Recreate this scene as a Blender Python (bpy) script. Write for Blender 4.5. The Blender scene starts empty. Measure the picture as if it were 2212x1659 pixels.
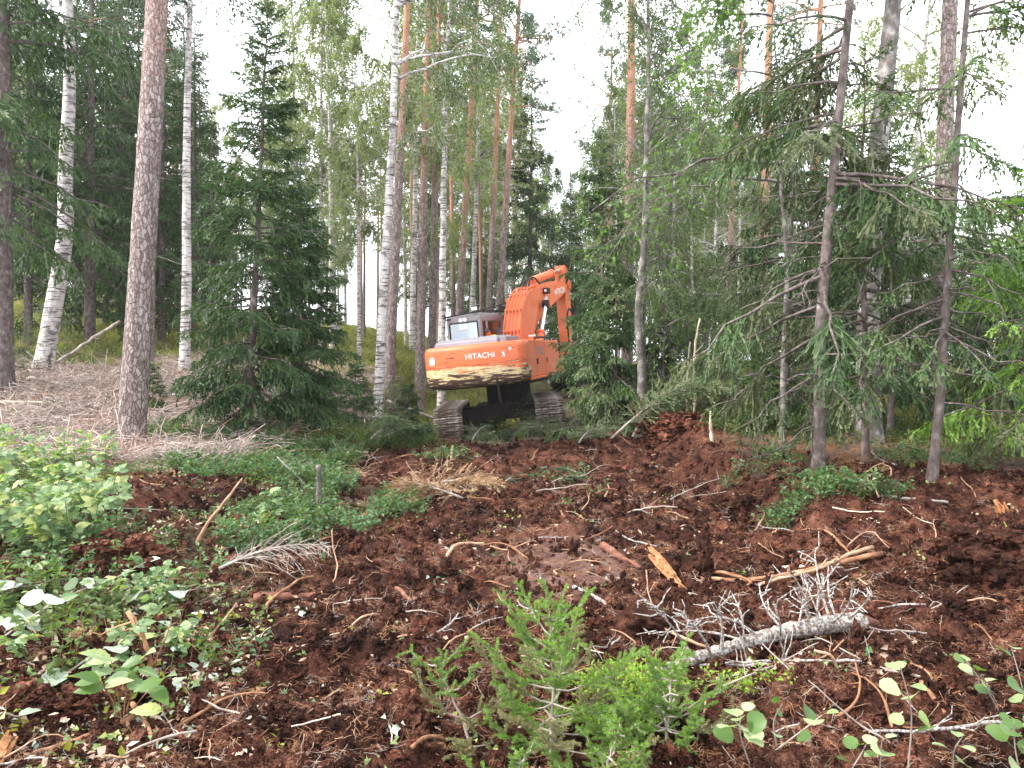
import bpy, math, random
import numpy as np
from mathutils import Vector, Matrix, Euler

scene = bpy.context.scene
COL = scene.collection
R = math.radians

# ------------------------------------------------------------------ camera, sky, sun, exposure
FPX, CX, CY, HOR = 1671.0, 1106.0, 829.5, 781.0        # photograph read at 2212 x 1659
PITCH = math.atan((CY - HOR) / FPX)
EYE = 1.6
cam = bpy.data.objects.new('camera', bpy.data.cameras.new('camera'))
COL.objects.link(cam)
cam.data.sensor_width = 36.0
cam.data.lens = 36.0 * FPX / 2212.0
cam.data.clip_start = 0.05
cam.data.clip_end = 2000.0
cam.location = (0, 0, EYE)
cam.rotation_euler = (R(90) - PITCH, 0, 0)
scene.camera = cam

SUN_EL, SUN_AZ = R(44), R(-108)        # azimuth from +Y towards +X
world = bpy.data.worlds.new('World')
scene.world = world
world.use_nodes = True
wn, wl = world.node_tree.nodes, world.node_tree.links
wn.clear()
w_out = wn.new('ShaderNodeOutputWorld')
w_bg = wn.new('ShaderNodeBackground')
w_sky = wn.new('ShaderNodeTexSky')
w_sky.sky_type = 'NISHITA'
w_sky.sun_disc = False
w_sky.sun_elevation = SUN_EL
w_sky.sun_rotation = SUN_AZ
w_tc = wn.new('ShaderNodeTexCoord')
w_no = wn.new('ShaderNodeTexNoise')
w_no.inputs['Scale'].default_value = 2.2
w_no.inputs['Detail'].default_value = 5
w_rp = wn.new('ShaderNodeValToRGB')
w_rp.color_ramp.elements[0].position = 0.30
w_rp.color_ramp.elements[0].color = (0.72, 0.72, 0.72, 1)
w_rp.color_ramp.elements[1].position = 0.50
w_rp.color_ramp.elements[1].color = (1, 1, 1, 1)
w_mx = wn.new('ShaderNodeMix')
w_mx.data_type = 'RGBA'
w_mx.inputs['B'].default_value = (12.6, 12.9, 13.6, 1)          # bright thin cloud
wl.new(w_tc.outputs['Generated'], w_no.inputs['Vector'])
wl.new(w_no.outputs['Fac'], w_rp.inputs['Fac'])
wl.new(w_rp.outputs['Color'], w_mx.inputs['Factor'])
wl.new(w_sky.outputs['Color'], w_mx.inputs['A'])
wl.new(w_mx.outputs['Result'], w_bg.inputs['Color'])
w_bg.inputs['Strength'].default_value = 0.115
wl.new(w_bg.outputs['Background'], w_out.inputs['Surface'])

sun = bpy.data.objects.new('sun', bpy.data.lights.new('sun', 'SUN'))
COL.objects.link(sun)
sun.data.energy = 3.6
sun.data.angle = R(7)
sun.data.color = (1.0, 0.94, 0.85)
_sd = Vector((math.sin(SUN_AZ) * math.cos(SUN_EL), math.cos(SUN_AZ) * math.cos(SUN_EL), math.sin(SUN_EL)))
sun.rotation_euler = _sd.to_track_quat('Z', 'Y').to_euler()
sun.location = (-6, -6, 12)

vs = scene.view_settings
vs.view_transform = 'Standard'
vs.look = 'None'
vs.exposure = 1.32
vs.gamma = 1.0
vs.use_curve_mapping = False
scene.cycles.max_bounces = 6
scene.cycles.diffuse_bounces = 4
scene.cycles.glossy_bounces = 3
scene.cycles.transmission_bounces = 4
scene.cycles.transparent_max_bounces = 8

# ------------------------------------------------------------------ numpy helpers
def nrm(a):
    return a / np.maximum(np.linalg.norm(a, axis=-1, keepdims=True), 1e-9)

def sstep(a, b, x):
    t = np.clip((np.asarray(x, float) - a) / (b - a), 0, 1)
    return t * t * (3 - 2 * t)

def _hash(ix, iy, s):
    h = (ix.astype(np.int64) * 374761393 + iy.astype(np.int64) * 668265263 + s * 1442695041) & 0x7fffffff
    h = ((h ^ (h >> 13)) * 1274126177) & 0x7fffffff
    return ((h ^ (h >> 16)) & 0xffff) / 65535.0

def vnoise(x, y, s=0):
    x = np.asarray(x, float); y = np.asarray(y, float)
    ix, iy = np.floor(x), np.floor(y)
    fx, fy = x - ix, y - iy
    def g(dx, dy):
        a = _hash(ix + dx, iy + dy, s) * 6.28318
        return np.cos(a) * (fx - dx) + np.sin(a) * (fy - dy)
    ux, uy = fx * fx * fx * (fx * (fx * 6 - 15) + 10), fy * fy * fy * (fy * (fy * 6 - 15) + 10)
    a = g(0, 0) + (g(1, 0) - g(0, 0)) * ux
    b = g(0, 1) + (g(1, 1) - g(0, 1)) * ux
    return 1.5 * (a + (b - a) * uy)

def fbm(x, y, s=0, o=4, gain=.5):
    t, a, f = 0, 1, 1
    for k in range(o):
        t = t + a * vnoise(np.asarray(x) * f + 7.3 * k, np.asarray(y) * f - 3.1 * k, s + k)
        a *= gain; f *= 2.03
    return t

def worley(x, y, s=0):
    x = np.asarray(x, float); y = np.asarray(y, float)
    ix, iy = np.floor(x), np.floor(y)
    d = np.full(x.shape, 9.0)
    for dx in (-1, 0, 1):
        for dy in (-1, 0, 1):
            cx = ix + dx + _hash(ix + dx, iy + dy, s)
            cy = iy + dy + _hash(ix + dx, iy + dy, s + 77)
            d = np.minimum(d, (cx - x) ** 2 + (cy - y) ** 2)
    return np.sqrt(d)

# ------------------------------------------------------------------ terrain height and soil map (metres, camera stands at the origin)
def gauss(x, y, cx, cy, rx, ry):
    return np.exp(-((x - cx) / rx) ** 2 - ((y - cy) / ry) ** 2)

def peat(x, y):
    x = np.asarray(x, float); y = np.asarray(y, float)
    w = .45 * fbm(x * .9, y * .9, 5, 3)
    xl = np.interp(y, [0, 2.6, 3.7, 4.4, 5.7, 12, 17], [-9, -7, -3.0, -1.9, -2.0, -2.1, -1.2])
    xr = np.interp(y, [0, 8.0, 9.3, 15, 17], [14, 9, 3.4, 4.4, 3.5])
    m = sstep(-.25, .25, x - xl + w) * sstep(-.25, .25, xr - x + w) * (1 - sstep(15.6, 16.8, y + w))
    p = sstep(.35, .6, gauss(x, y, -3.3, 7.9, 1.25, 1.15) + .25 * w)
    return np.clip(np.maximum(m, p), 0, 1)

def hcoarse(x, y):
    x = np.asarray(x, float); y = np.asarray(y, float)
    left = .30 * sstep(-1.7, -4.6, x + .3 * vnoise(x * .5, y * .5, 3)) * sstep(3.2, 7.5, y)
    ang = x / np.maximum(y, 6)
    s = np.interp(ang, [-.6, -.15, 0, .6], [.185, .095, .03, .035])
    rise = s * 60 * (1 - np.exp(-np.maximum(y - 11, 0) / 60))
    bank = .42 * sstep(2.35, 2.95, x + .35 * vnoise(x * .8, y * .8, 8)) * sstep(5.6, 7.8, y) * (1 - sstep(18, 26, y))
    z = left + rise + bank
    pit = sstep(13.0, 17.2, y) * (1 - sstep(22.5, 26, y)) * sstep(-4.2, -2.6, x) * (1 - sstep(2.2, 3.6, x))
    z = z + pit * (-.32 + .09 * x - z)
    z = z + .10 * gauss(x, y, 2.4, 14.0, 1.2, .9)
    z = z - .24 * gauss(x, y, -3.2, 7.7, .9, .7)                     # dug hollow beside the raspberries
    z = z + .16 * gauss(x, y, -2.75, 6.3, .5, .35)
    z = z + .38 * gauss(x, y, 3.6, 5.2, .7, .9)                      # turf pile at the right
    z = z + .11 * gauss(x, y, 1.45, 3.75, .42, .22) - .10 * gauss(x, y, 1.45, 3.35, .5, .2)
    z = z + .15 * gauss(x, y, -2.3, 3.95, .7, .3) - .10 * gauss(x, y, -1.75, 3.35, .35, .25)
    z = z - .14 * gauss(x, y, -1.1, 3.75, .13, .11)
    z = z - .12 * gauss(x, y, 2.75, 8.4, .45, .3) - .10 * gauss(x, y, 3.4, 6.3, .35, .3)
    z = z - .05 * gauss(x, y, 1.35, 4.75, .45, .2)
    return z

def hz(x, y):
    x = np.asarray(x, float); y = np.asarray(y, float)
    p = peat(x, y)
    flat = 1 - .8 * sstep(.25, .75, np.maximum(gauss(x, y, .35, 6.2, .75, 1.3), .75 * gauss(x, y, .75, 9.5, .5, 3.2)))
    big = .10 * fbm(x * .85, y * .85, 11, 3) + .03 * np.sin(y * 9 + 1.5 * vnoise(x * .7, y * .7, 19)) * sstep(0, .4, vnoise(x * .5 + 3, y * .4, 23))
    w1 = worley(x * 3.2 + .4 * vnoise(x * 5, y * 5, 2), y * 3.2, 21)
    w2 = worley(x * 8.5, y * 8.5 + .5 * vnoise(x * 9, y * 9, 4), 31)
    w3 = worley(x * 21, y * 21, 41)
    cl = .135 * (.5 - w1) * (.4 + sstep(-.3, .4, vnoise(x * .8, y * .8, 29))) + .05 * (.5 - w2) + .018 * (.5 - w3) + .012 * fbm(x * 34, y * 34, 51, 2)
    veg = .05 * fbm(x * .6, y * .6, 61, 3) + .015 * fbm(x * 4, y * 4, 63, 2)
    far = 1 - .7 * sstep(14, 40, y)
    return hcoarse(x, y) + p * (big + cl) * flat + (1 - p) * veg * far

def hz1(x, y):
    return float(hz(np.array([x]), np.array([y]))[0])

_cp, _sp = math.cos(PITCH), math.sin(PITCH)
def ray(px, py):
    u, v = (px - CX) / FPX, -(py - CY) / FPX
    return np.array([u, _cp + v * _sp, v * _cp - _sp])

def W(px, py, d):
    """the point seen at a pixel of the photograph, d metres in front of the camera"""
    r = ray(px, py); r = r / r[1]
    return np.array([r[0] * d, d, EYE + r[2] * d])

def G(px, py):
    """the ground point seen at a pixel of the photograph"""
    r = ray(px, py); r = r / r[1]
    t = np.concatenate([np.arange(1.5, 30, .03), np.arange(30, 120, .25)])
    z = hcoarse(r[0] * t, t)
    k = np.argmax(EYE + r[2] * t <= z)
    if EYE + r[2] * t[k] > z[k]:
        k = len(t) - 1
    d = float(t[k]); x = r[0] * d
    return np.array([x, d, hz1(x, d)])

# ------------------------------------------------------------------ mesh building
class Geo:
    def __init__(self):
        self.v, self.f, self.n = [], [], 0
    def add(self, v, f, mat=0):
        v = np.asarray(v, float).reshape(-1, 3)
        f = np.asarray(f, np.int64)
        if len(v) == 0 or len(f) == 0:
            return self
        self.v.append(v); self.f.append((f + self.n, mat)); self.n += len(v)
        return self
    def verts(self):
        return np.concatenate(self.v) if self.v else np.zeros((0, 3))
    def mesh(self, name, mats, smooth=True, M=None):
        me = bpy.data.meshes.new(name)
        v = self.verts()
        if M is not None:
            A = np.array(M)
            v = v @ A[:3, :3].T + A[:3, 3]
        me.vertices.add(len(v))
        me.vertices.foreach_set('co', v.astype(np.float32).ravel())
        li = np.concatenate([f.ravel() for f, _ in self.f])
        lt = np.concatenate([np.full(len(f), f.shape[1]) for f, _ in self.f])
        mi = np.concatenate([np.full(len(f), m) for f, m in self.f])
        me.loops.add(len(li))
        me.loops.foreach_set('vertex_index', li.astype(np.int32))
        me.polygons.add(len(lt))
        ls = np.concatenate([[0], np.cumsum(lt)[:-1]])
        me.polygons.foreach_set('loop_start', ls.astype(np.int32))
        try:
            me.polygons.foreach_set('loop_total', lt.astype(np.int32))
        except Exception:
            pass
        me.polygons.foreach_set('material_index', mi.astype(np.int32))
        me.polygons.foreach_set('use_smooth', np.full(len(lt), bool(smooth)))
        for m in (mats if isinstance(mats, (list, tuple)) else [mats]):
            me.materials.append(m)
        me.update(calc_edges=True)
        me.validate()
        return me

def tubes(g, P, rad, sides=5, mat=0, cap=False):
    P = np.asarray(P, float)
    if P.ndim == 2:
        P = P[None]
    rad = np.broadcast_to(np.asarray(rad, float), P.shape[:2])
    N, K, _ = P.shape
    T = nrm(np.gradient(P, axis=1))
    tm = nrm(P[:, -1] - P[:, 0])
    ref = np.where(np.abs(tm[:, 2:3]) > .85, np.array([[1., 0.1, 0]]), np.array([[0, 0.1, 1.]]))
    a = nrm(np.cross(T, np.repeat(ref[:, None], K, 1)))
    b = np.cross(T, a)
    th = np.arange(sides) * 2 * np.pi / sides
    ring = P[:, :, None] + rad[:, :, None, None] * (np.cos(th)[None, None, :, None] * a[:, :, None] + np.sin(th)[None, None, :, None] * b[:, :, None])
    idx = np.arange(N * K * sides).reshape(N, K, sides)
    i0, i1 = idx[:, :-1], idx[:, 1:]
    f = np.stack([i0, np.roll(i0, -1, 2), np.roll(i1, -1, 2), i1], -1).reshape(-1, 4)
    g.add(ring.reshape(-1, 3), f, mat)
    if cap:
        off = g.n - N * K * sides
        for n in range(N):
            g.f.append((np.array([idx[n, 0][::-1] + off]), mat))
            g.f.append((np.array([idx[n, -1] + off]), mat))
    return g

def shoots(g, o, d, L, w, nseg, droop, rng, mat=0, upb=1.2):
    """needle clad shoots: saw-toothed blades either side of a bending axis"""
    N = len(o)
    if N == 0:
        return
    t = np.linspace(0, 1, nseg + 1)
    L = np.broadcast_to(np.asarray(L, float), (N,)); w = np.broadcast_to(np.asarray(w, float), (N,)); droop = np.broadcast_to(np.asarray(droop, float), (N,))
    P = o[:, None] + d[:, None] * (L[:, None] * t)[..., None]
    P[..., 2] -= (droop * L)[:, None] * t ** 2
    u = rng.normal(size=(N, 3)) * .8 + np.array([0, 0, upb])
    side = nrm(np.cross(d, u))
    nor = np.cross(side, d)
    seg = P[:, 1:] - P[:, :-1]
    tap = (1 - .45 * t[:-1] ** 2)[None]
    ww = w[:, None] * tap * rng.uniform(.65, 1.25, (N, nseg))
    wn_ = w[:, None] * rng.normal(0, .35, (N, nseg))
    tl = P[:, :-1] + seg * 1.15 + side[:, None] * ww[..., None] + nor[:, None] * wn_[..., None]
    tr = P[:, :-1] + seg * 1.15 - side[:, None] * ww[..., None] + nor[:, None] * wn_[..., None]
    V = np.concatenate([P, tl, tr], 1)                       # N,(3nseg+1),3
    m = 3 * nseg + 1
    k = np.arange(nseg)
    fa = np.stack([k, k + 1, nseg + 1 + k], -1)
    fb = np.stack([k + 1, k, 2 * nseg + 1 + k], -1)
    f = np.concatenate([fa, fb])[None] + (np.arange(N) * m)[:, None, None]
    g.add(V.reshape(-1, 3), f.reshape(-1, 3), mat)

def leaves(g, o, d, nrm_, L, w, mat=0, fold=.25):
    N = len(o)
    if N == 0:
        return
    d = nrm(d); s = nrm(np.cross(d, nrm_)); n = np.cross(s, d)
    L = np.broadcast_to(L, (N,))[:, None]; w = np.broadcast_to(w, (N,))[:, None]
    a = o; t = o + d * L; l = o + d * L * .42 + s * w * .5 + n * w * fold; r = o + d * L * .42 - s * w * .5 + n * w * fold
    V = np.stack([a, l, t, r], 1).reshape(-1, 3)
    b = (np.arange(N) * 4)[:, None]
    g.add(V, np.concatenate([b + [0, 2, 1], b + [0, 3, 2]]), mat)

def needles(g, o, d, L, nl, nw, per_m, rng, mat=0):
    """single needles round a shoot, for plants close to the camera"""
    for i in range(len(o)):
        n = max(6, int(L[i] * per_m))
        t = rng.uniform(.02, 1.0, n)
        a = rng.uniform(0, 2 * np.pi, n)
        D = d[i]; s = nrm(np.cross(D, [.1, .2, 1.0])); u = np.cross(s, D)
        rad = np.cos(a)[:, None] * s + np.sin(a)[:, None] * u + u * .35
        nd = nrm(D * rng.uniform(.55, 1.0, (n, 1)) + nrm(rad))
        p = o[i] + D * (L[i] * t)[:, None]
        ln = nl * rng.uniform(.75, 1.15, n)[:, None] * (1 - .25 * t[:, None])
        sd = nrm(np.cross(nd, rng.normal(size=(n, 3)))) * nw
        V = np.stack([p, p + nd * ln * .5 + sd, p + nd * ln, p + nd * ln * .5 - sd], 1).reshape(-1, 3)
        b = (np.arange(n) * 4)[:, None]
        g.add(V, b + [0, 1, 2, 3], mat)

def put(name, me, parent=None, loc=None, rot=None, scl=None):
    o = bpy.data.objects.new(name, me)
    COL.objects.link(o)
    if parent is not None:
        o.parent = parent
    if loc is not None:
        o.location = [float(c) for c in loc]
    if rot is not None:
        o.rotation_euler = rot
    if scl is not None:
        o.scale = (scl,) * 3 if np.isscalar(scl) else scl
    return o

def tag(o, label, cat, group=None, kind=None):
    o['label'] = label; o['category'] = cat
    if group: o['group'] = group
    if kind: o['kind'] = kind
    return o

def thing(name, label, cat, loc, group=None, rot=None, scl=None):
    return tag(put(name, None, None, loc, rot, scl), label, cat, group)

def scatter(name, pts, rot, scl, idx, variants, label, cat):
    """uncountable ground stuff: variants instanced on points by geometry nodes"""
    me = bpy.data.meshes.new(name)
    me.vertices.add(len(pts))
    me.vertices.foreach_set('co', np.asarray(pts, np.float32).ravel())
    for an, ty, dat, key in (('rot', 'FLOAT_VECTOR', rot, 'vector'), ('scl', 'FLOAT', scl, 'value'), ('idx', 'INT', idx, 'value')):
        a = me.attributes.new(an, ty, 'POINT')
        a.data.foreach_set(key, np.asarray(dat, np.int32 if ty == 'INT' else np.float32).ravel())
    o = put(name, me)
    c = bpy.data.collections.new(name + '_variants')
    for k, vm in enumerate(variants):
        c.objects.link(bpy.data.objects.new('%s_%02d' % (name, k), vm))
    ng = bpy.data.node_groups.new(name, 'GeometryNodeTree')
    ng.interface.new_socket('Geometry', in_out='INPUT', socket_type='NodeSocketGeometry')
    ng.interface.new_socket('Geometry', in_out='OUTPUT', socket_type='NodeSocketGeometry')
    N, Lk = ng.nodes, ng.links
    gi, go = N.new('NodeGroupInput'), N.new('NodeGroupOutput')
    ip = N.new('GeometryNodeInstanceOnPoints')
    ci = N.new('GeometryNodeCollectionInfo')
    ci.inputs['Collection'].default_value = c
    ci.inputs['Separate Children'].default_value = True
    ci.inputs['Reset Children'].default_value = True
    def na(nm, ty):
        n = N.new('GeometryNodeInputNamedAttribute'); n.data_type = ty; n.inputs['Name'].default_value = nm
        return n.outputs['Attribute']
    e2r = N.new('FunctionNodeEulerToRotation')
    Lk.new(na('rot', 'FLOAT_VECTOR'), e2r.inputs[0])
    Lk.new(gi.outputs[0], ip.inputs['Points'])
    Lk.new(ci.outputs[0], ip.inputs['Instance'])
    ip.inputs['Pick Instance'].default_value = True
    Lk.new(na('idx', 'INT'), ip.inputs['Instance Index'])
    Lk.new(e2r.outputs[0], ip.inputs['Rotation'])
    Lk.new(na('scl', 'FLOAT'), ip.inputs['Scale'])
    Lk.new(ip.outputs[0], go.inputs[0])
    md = o.modifiers.new('scatter', 'NODES')
    md.node_group = ng
    return tag(o, label, cat, kind='stuff')

# ------------------------------------------------------------------ materials
def new_mat(name):
    m = bpy.data.materials.new(name)
    m.use_nodes = True
    nt = m.node_tree
    return m, nt, nt.nodes, nt.links, nt.nodes['Principled BSDF']

def ramp(nodes, stops):
    r = nodes.new('ShaderNodeValToRGB')
    e = r.color_ramp.elements
    while len(e) < len(stops):
        e.new(.5)
    for k, (p, c) in enumerate(stops):
        e[k].position = p
        e[k].color = (c, c, c, 1) if np.isscalar(c) else tuple(c) + (1,)
    return r

def tex(nodes, links, kind, scale, vec=None, detail=4, rough=.6, stretch=None, dist=0):
    tc = nodes.new('ShaderNodeTexCoord')
    src = tc.outputs['Object'] if vec is None else vec
    if stretch is not None:
        mp = nodes.new('ShaderNodeMapping')
        mp.inputs['Scale'].default_value = stretch
        links.new(src, mp.inputs['Vector'])
        src = mp.outputs['Vector']
    if kind == 'noise':
        n = nodes.new('ShaderNodeTexNoise')
        n.inputs['Scale'].default_value = scale
        n.inputs['Detail'].default_value = detail
        n.inputs['Roughness'].default_value = rough
        n.inputs['Distortion'].default_value = dist
    else:
        n = nodes.new('ShaderNodeTexVoronoi')
        n.inputs['Scale'].default_value = scale
        if kind == 'edge':
            n.feature = 'DISTANCE_TO_EDGE'
    links.new(src, n.inputs['Vector'])
    return n

def mixc(nodes, links, fac, a, b, mode='MIX'):
    m = nodes.new('ShaderNodeMix'); m.data_type = 'RGBA'; m.blend_type = mode
    for s, v in (('Factor', fac), ('A', a), ('B', b)):
        if hasattr(v, 'is_linked') or hasattr(v, 'links'):
            links.new(v, m.inputs[s])
        elif s == 'Factor':
            m.inputs[s].default_value = v
        else:
            m.inputs[s].default_value = tuple(v) + (1,)
    return m.outputs['Result']

def bump(nodes, links, height, bsdf, strength, dist):
    b = nodes.new('ShaderNodeBump')
    b.inputs['Strength'].default_value = strength
    b.inputs['Distance'].default_value = dist
    links.new(height, b.inputs['Height'])
    links.new(b.outputs['Normal'], bsdf.inputs['Normal'])
    return b

def simple(name, stops, scale=6, rough=.85, stretch=None, bmp=0, bdist=.01, detail=5, spec=.3, world=False):
    m, nt, N, Lk, B = new_mat(name)
    vec = None
    if world:
        vec = N.new('ShaderNodeNewGeometry').outputs['Position']
    n = tex(N, Lk, 'noise', scale, vec, detail, .62, stretch)
    r = ramp(N, stops)
    Lk.new(n.outputs['Fac'], r.inputs['Fac'])
    Lk.new(r.outputs['Color'], B.inputs['Base Color'])
    B.inputs['Roughness'].default_value = rough
    B.inputs['Specular IOR Level'].default_value = spec
    if bmp:
        bump(N, Lk, n.outputs['Fac'], B, bmp, bdist)
    return m

def leafmat(name, stops, trans=.35, tint=(1.5, 1.6, .7), rough=.5, spec=.35, objrand=.35, back=None, veins=False):
    """leaf or needle: colour varies leaf by leaf and plant by plant; some light passes through"""
    m, nt, N, Lk, B = new_mat(name)
    ge = N.new('ShaderNodeNewGeometry'); oi = N.new('ShaderNodeObjectInfo')
    n = tex(N, Lk, 'noise', .9, None, 2)
    def math_(op, a, b):
        x = N.new('ShaderNodeMath'); x.operation = op
        for k, v in enumerate((a, b)):
            if np.isscalar(v): x.inputs[k].default_value = v
            else: Lk.new(v, x.inputs[k])
        return x.outputs[0]
    fac = math_('ADD', math_('MULTIPLY', ge.outputs['Random Per Island'], .55), math_('ADD', math_('MULTIPLY', oi.outputs['Random'], objrand), math_('MULTIPLY', math_('SUBTRACT', n.outputs['Fac'], .5), .7)))
    r = ramp(N, stops)
    Lk.new(fac, r.inputs['Fac'])
    colr = r.outputs['Color']
    if veins:                                            # midrib, side veins, brown flecks, drawn along the leaf itself
        tc2 = N.new('ShaderNodeTexCoord'); s2 = N.new('ShaderNodeSeparateXYZ'); Lk.new(tc2.outputs['Object'], s2.inputs[0])
        ay = math_('ABSOLUTE', s2.outputs['Y'], 0)
        wv = math_('SINE', math_('MULTIPLY', math_('SUBTRACT', s2.outputs['X'], math_('MULTIPLY', ay, .9)), 46.0), 0)
        vr = ramp(N, [(.80, 0), (1, .45)]); Lk.new(wv, vr.inputs['Fac'])
        md = ramp(N, [(.012, .55), (.03, 0)]); Lk.new(ay, md.inputs['Fac'])
        colr = mixc(N, Lk, math_('MAXIMUM', vr.outputs['Color'], md.outputs['Color']), colr, (.34, .40, .22))
        nb_ = tex(N, Lk, 'noise', 5.0, None, 4, .7); nr = ramp(N, [(.62, 0), (.70, .8)]); Lk.new(nb_.outputs['Fac'], nr.inputs['Fac'])
        colr = mixc(N, Lk, nr.outputs['Color'], colr, (.22, .17, .05))
    if back is not None:
        colr = mixc(N, Lk, ge.outputs['Backfacing'], colr, back)
    Lk.new(colr, B.inputs['Base Color'])
    B.inputs['Roughness'].default_value = rough
    B.inputs['Specular IOR Level'].default_value = spec
    T = N.new('ShaderNodeBsdfTranslucent')
    tc_ = mixc(N, Lk, 1.0, colr, tint, 'MULTIPLY')
    Lk.new(tc_, T.inputs['Color'])
    mx = N.new('ShaderNodeMixShader')
    mx.inputs[0].default_value = trans
    Lk.new(B.outputs[0], mx.inputs[1]); Lk.new(T.outputs[0], mx.inputs[2])
    Lk.new(mx.outputs[0], N['Material Output'].inputs['Surface'])
    return m

def pine_bark(name='pine_bark', z_lo=4.5, z_hi=9.0, vary=5.0):
    m, nt, N, Lk, B = new_mat(name)
    n = tex(N, Lk, 'noise', 7, None, 4)
    tc = N.new('ShaderNodeTexCoord')
    ad = mixc(N, Lk, .12, tc.outputs['Object'], n.outputs['Color'], 'ADD')
    e = tex(N, Lk, 'edge', 1, ad, stretch=(24, 24, 8.5))
    v = tex(N, Lk, 'vor', 1, ad, stretch=(24, 24, 8.5))
    cr = ramp(N, [(0, .0), (.14, 1)])
    Lk.new(e.outputs['Distance'], cr.inputs['Fac'])
    low = ramp(N, [(0, (.12, .088, .08)), (.45, (.205, .165, .158)), (1, (.32, .27, .258))])
    Lk.new(v.outputs['Color'], low.inputs['Fac'])
    hi = ramp(N, [(0, (.24, .115, .07)), (.5, (.38, .195, .125)), (1, (.46, .28, .20))])
    n2 = tex(N, Lk, 'noise', 9, None, 5, stretch=(1, 1, .5))
    Lk.new(n2.outputs['Fac'], hi.inputs['Fac'])
    sp = N.new('ShaderNodeSeparateXYZ'); Lk.new(tc.outputs['Object'], sp.inputs[0])
    n3 = tex(N, Lk, 'noise', 1.1, None, 3)
    zz = N.new('ShaderNodeMath'); zz.operation = 'MULTIPLY_ADD'; zz.inputs[1].default_value = 4.0
    Lk.new(n3.outputs['Fac'], zz.inputs[0]); Lk.new(sp.outputs['Z'], zz.inputs[2])
    zr = N.new('ShaderNodeMapRange'); zr.inputs['From Min'].default_value = z_lo; zr.inputs['From Max'].default_value = z_hi
    oi = N.new('ShaderNodeObjectInfo'); sh = N.new('ShaderNodeMath'); sh.operation = 'MULTIPLY_ADD'; sh.inputs[1].default_value = -vary
    Lk.new(oi.outputs['Random'], sh.inputs[0]); Lk.new(zz.outputs[0], sh.inputs[2])
    Lk.new(sh.outputs[0], zr.inputs['Value'])
    base = mixc(N, Lk, zr.outputs['Result'], low.outputs['Color'], hi.outputs['Color'])
    inv = N.new('ShaderNodeMath'); inv.operation = 'MULTIPLY_ADD'; inv.inputs[1].default_value = -.75; inv.inputs[2].default_value = .8
    Lk.new(zr.outputs['Result'], inv.inputs[0])
    crk = N.new('ShaderNodeMath'); crk.operation = 'MULTIPLY'
    i2 = N.new('ShaderNodeMath'); i2.operation = 'SUBTRACT'; i2.inputs[0].default_value = 1
    Lk.new(cr.outputs['Color'], i2.inputs[1]); Lk.new(i2.outputs[0], crk.inputs[0]); Lk.new(inv.outputs[0], crk.inputs[1])
    colr = mixc(N, Lk, crk.outputs[0], base, (.055, .032, .028))
    Lk.new(colr, B.inputs['Base Color'])
    B.inputs['Roughness'].default_value = .9
    B.inputs['Specular IOR Level'].default_value = .2
    hh = mixc(N, Lk, .35, cr.outputs['Color'], n2.outputs['Fac'])
    bump(N, Lk, hh, B, .8, .02)
    return m

def birch_bark():
    m, nt, N, Lk, B = new_mat('birch_bark')
    a = tex(N, Lk, 'noise', 1, None, 5, .65, stretch=(3.2, 3.2, 26), dist=.3)
    b = tex(N, Lk, 'noise', 1, None, 4, .6, stretch=(3.5, 3.5, 2.6), dist=.5)
    c = tex(N, Lk, 'noise', 14, None, 4)
    white = ramp(N, [(.3, (.30, .265, .25)), (.6, (.52, .49, .48))])
    Lk.new(c.outputs['Fac'], white.inputs['Fac'])
    da = ramp(N, [(.52, 0), (.58, 1)]); Lk.new(a.outputs['Fac'], da.inputs['Fac'])
    db = ramp(N, [(.52, 0), (.60, 1)]); Lk.new(b.outputs['Fac'], db.inputs['Fac'])
    c1 = mixc(N, Lk, da.outputs['Color'], white.outputs['Color'], (.075, .06, .055))
    sp = N.new('ShaderNodeSeparateXYZ'); tc = N.new('ShaderNodeTexCoord'); Lk.new(tc.outputs['Object'], sp.inputs[0])
    zr = N.new('ShaderNodeMapRange'); zr.inputs['From Min'].default_value = .1; zr.inputs['From Max'].default_value = 1.6; zr.inputs['To Min'].default_value = 1; zr.inputs['To Max'].default_value = .55
    Lk.new(sp.outputs['Z'], zr.inputs['Value'])
    mu = N.new('ShaderNodeMath'); mu.operation = 'MULTIPLY'
    Lk.new(db.outputs['Color'], mu.inputs[0]); Lk.new(zr.outputs['Result'], mu.inputs[1])
    c2 = mixc(N, Lk, mu.outputs[0], c1, (.05, .04, .037))
    Lk.new(c2, B.inputs['Base Color'])
    B.inputs['Roughness'].default_value = .75
    bump(N, Lk, a.outputs['Fac'], B, .5, .008)
    return m

MT = {}
MT['pine_bark'] = pine_bark()
MT['pine_bark_near'] = pine_bark('pine_bark_near', 6.5, 13.0, 0.0)
MT['birch_bark'] = birch_bark()
MT['spruce_bark'] = simple('spruce_bark', [(.3, (.04, .03, .027)), (.5, (.095, .073, .068)), (.64, (.16, .135, .127)), (.75, (.30, .30, .28))], 16, .9, (1, 1, .55), .7, .012)
MT['old_bark'] = simple('old_bark', [(.32, (.035, .03, .027)), (.5, (.10, .088, .08)), (.64, (.27, .25, .24)), (.74, (.5, .49, .48))], 5, .9, (1, 1, .8), .8, .02)
MT['dead_wood'] = simple('dead_wood', [(.3, (.14, .11, .095)), (.55, (.30, .255, .225)), (.75, (.46, .42, .39))], 9, .9, (1, 1, .4), .3, .004)
MT['lichen'] = simple('lichen_wood', [(.36, (.075, .045, .035)), (.46, (.18, .135, .115)), (.55, (.31, .30, .28)), (.70, (.46, .47, .44))], 55, .95, None, .9, .006)
MT['lichen_twig'] = simple('lichen_twig', [(.40, (.12, .08, .065)), (.52, (.26, .235, .22)), (.66, (.44, .45, .43))], 60, .95, None, .6, .003)
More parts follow.
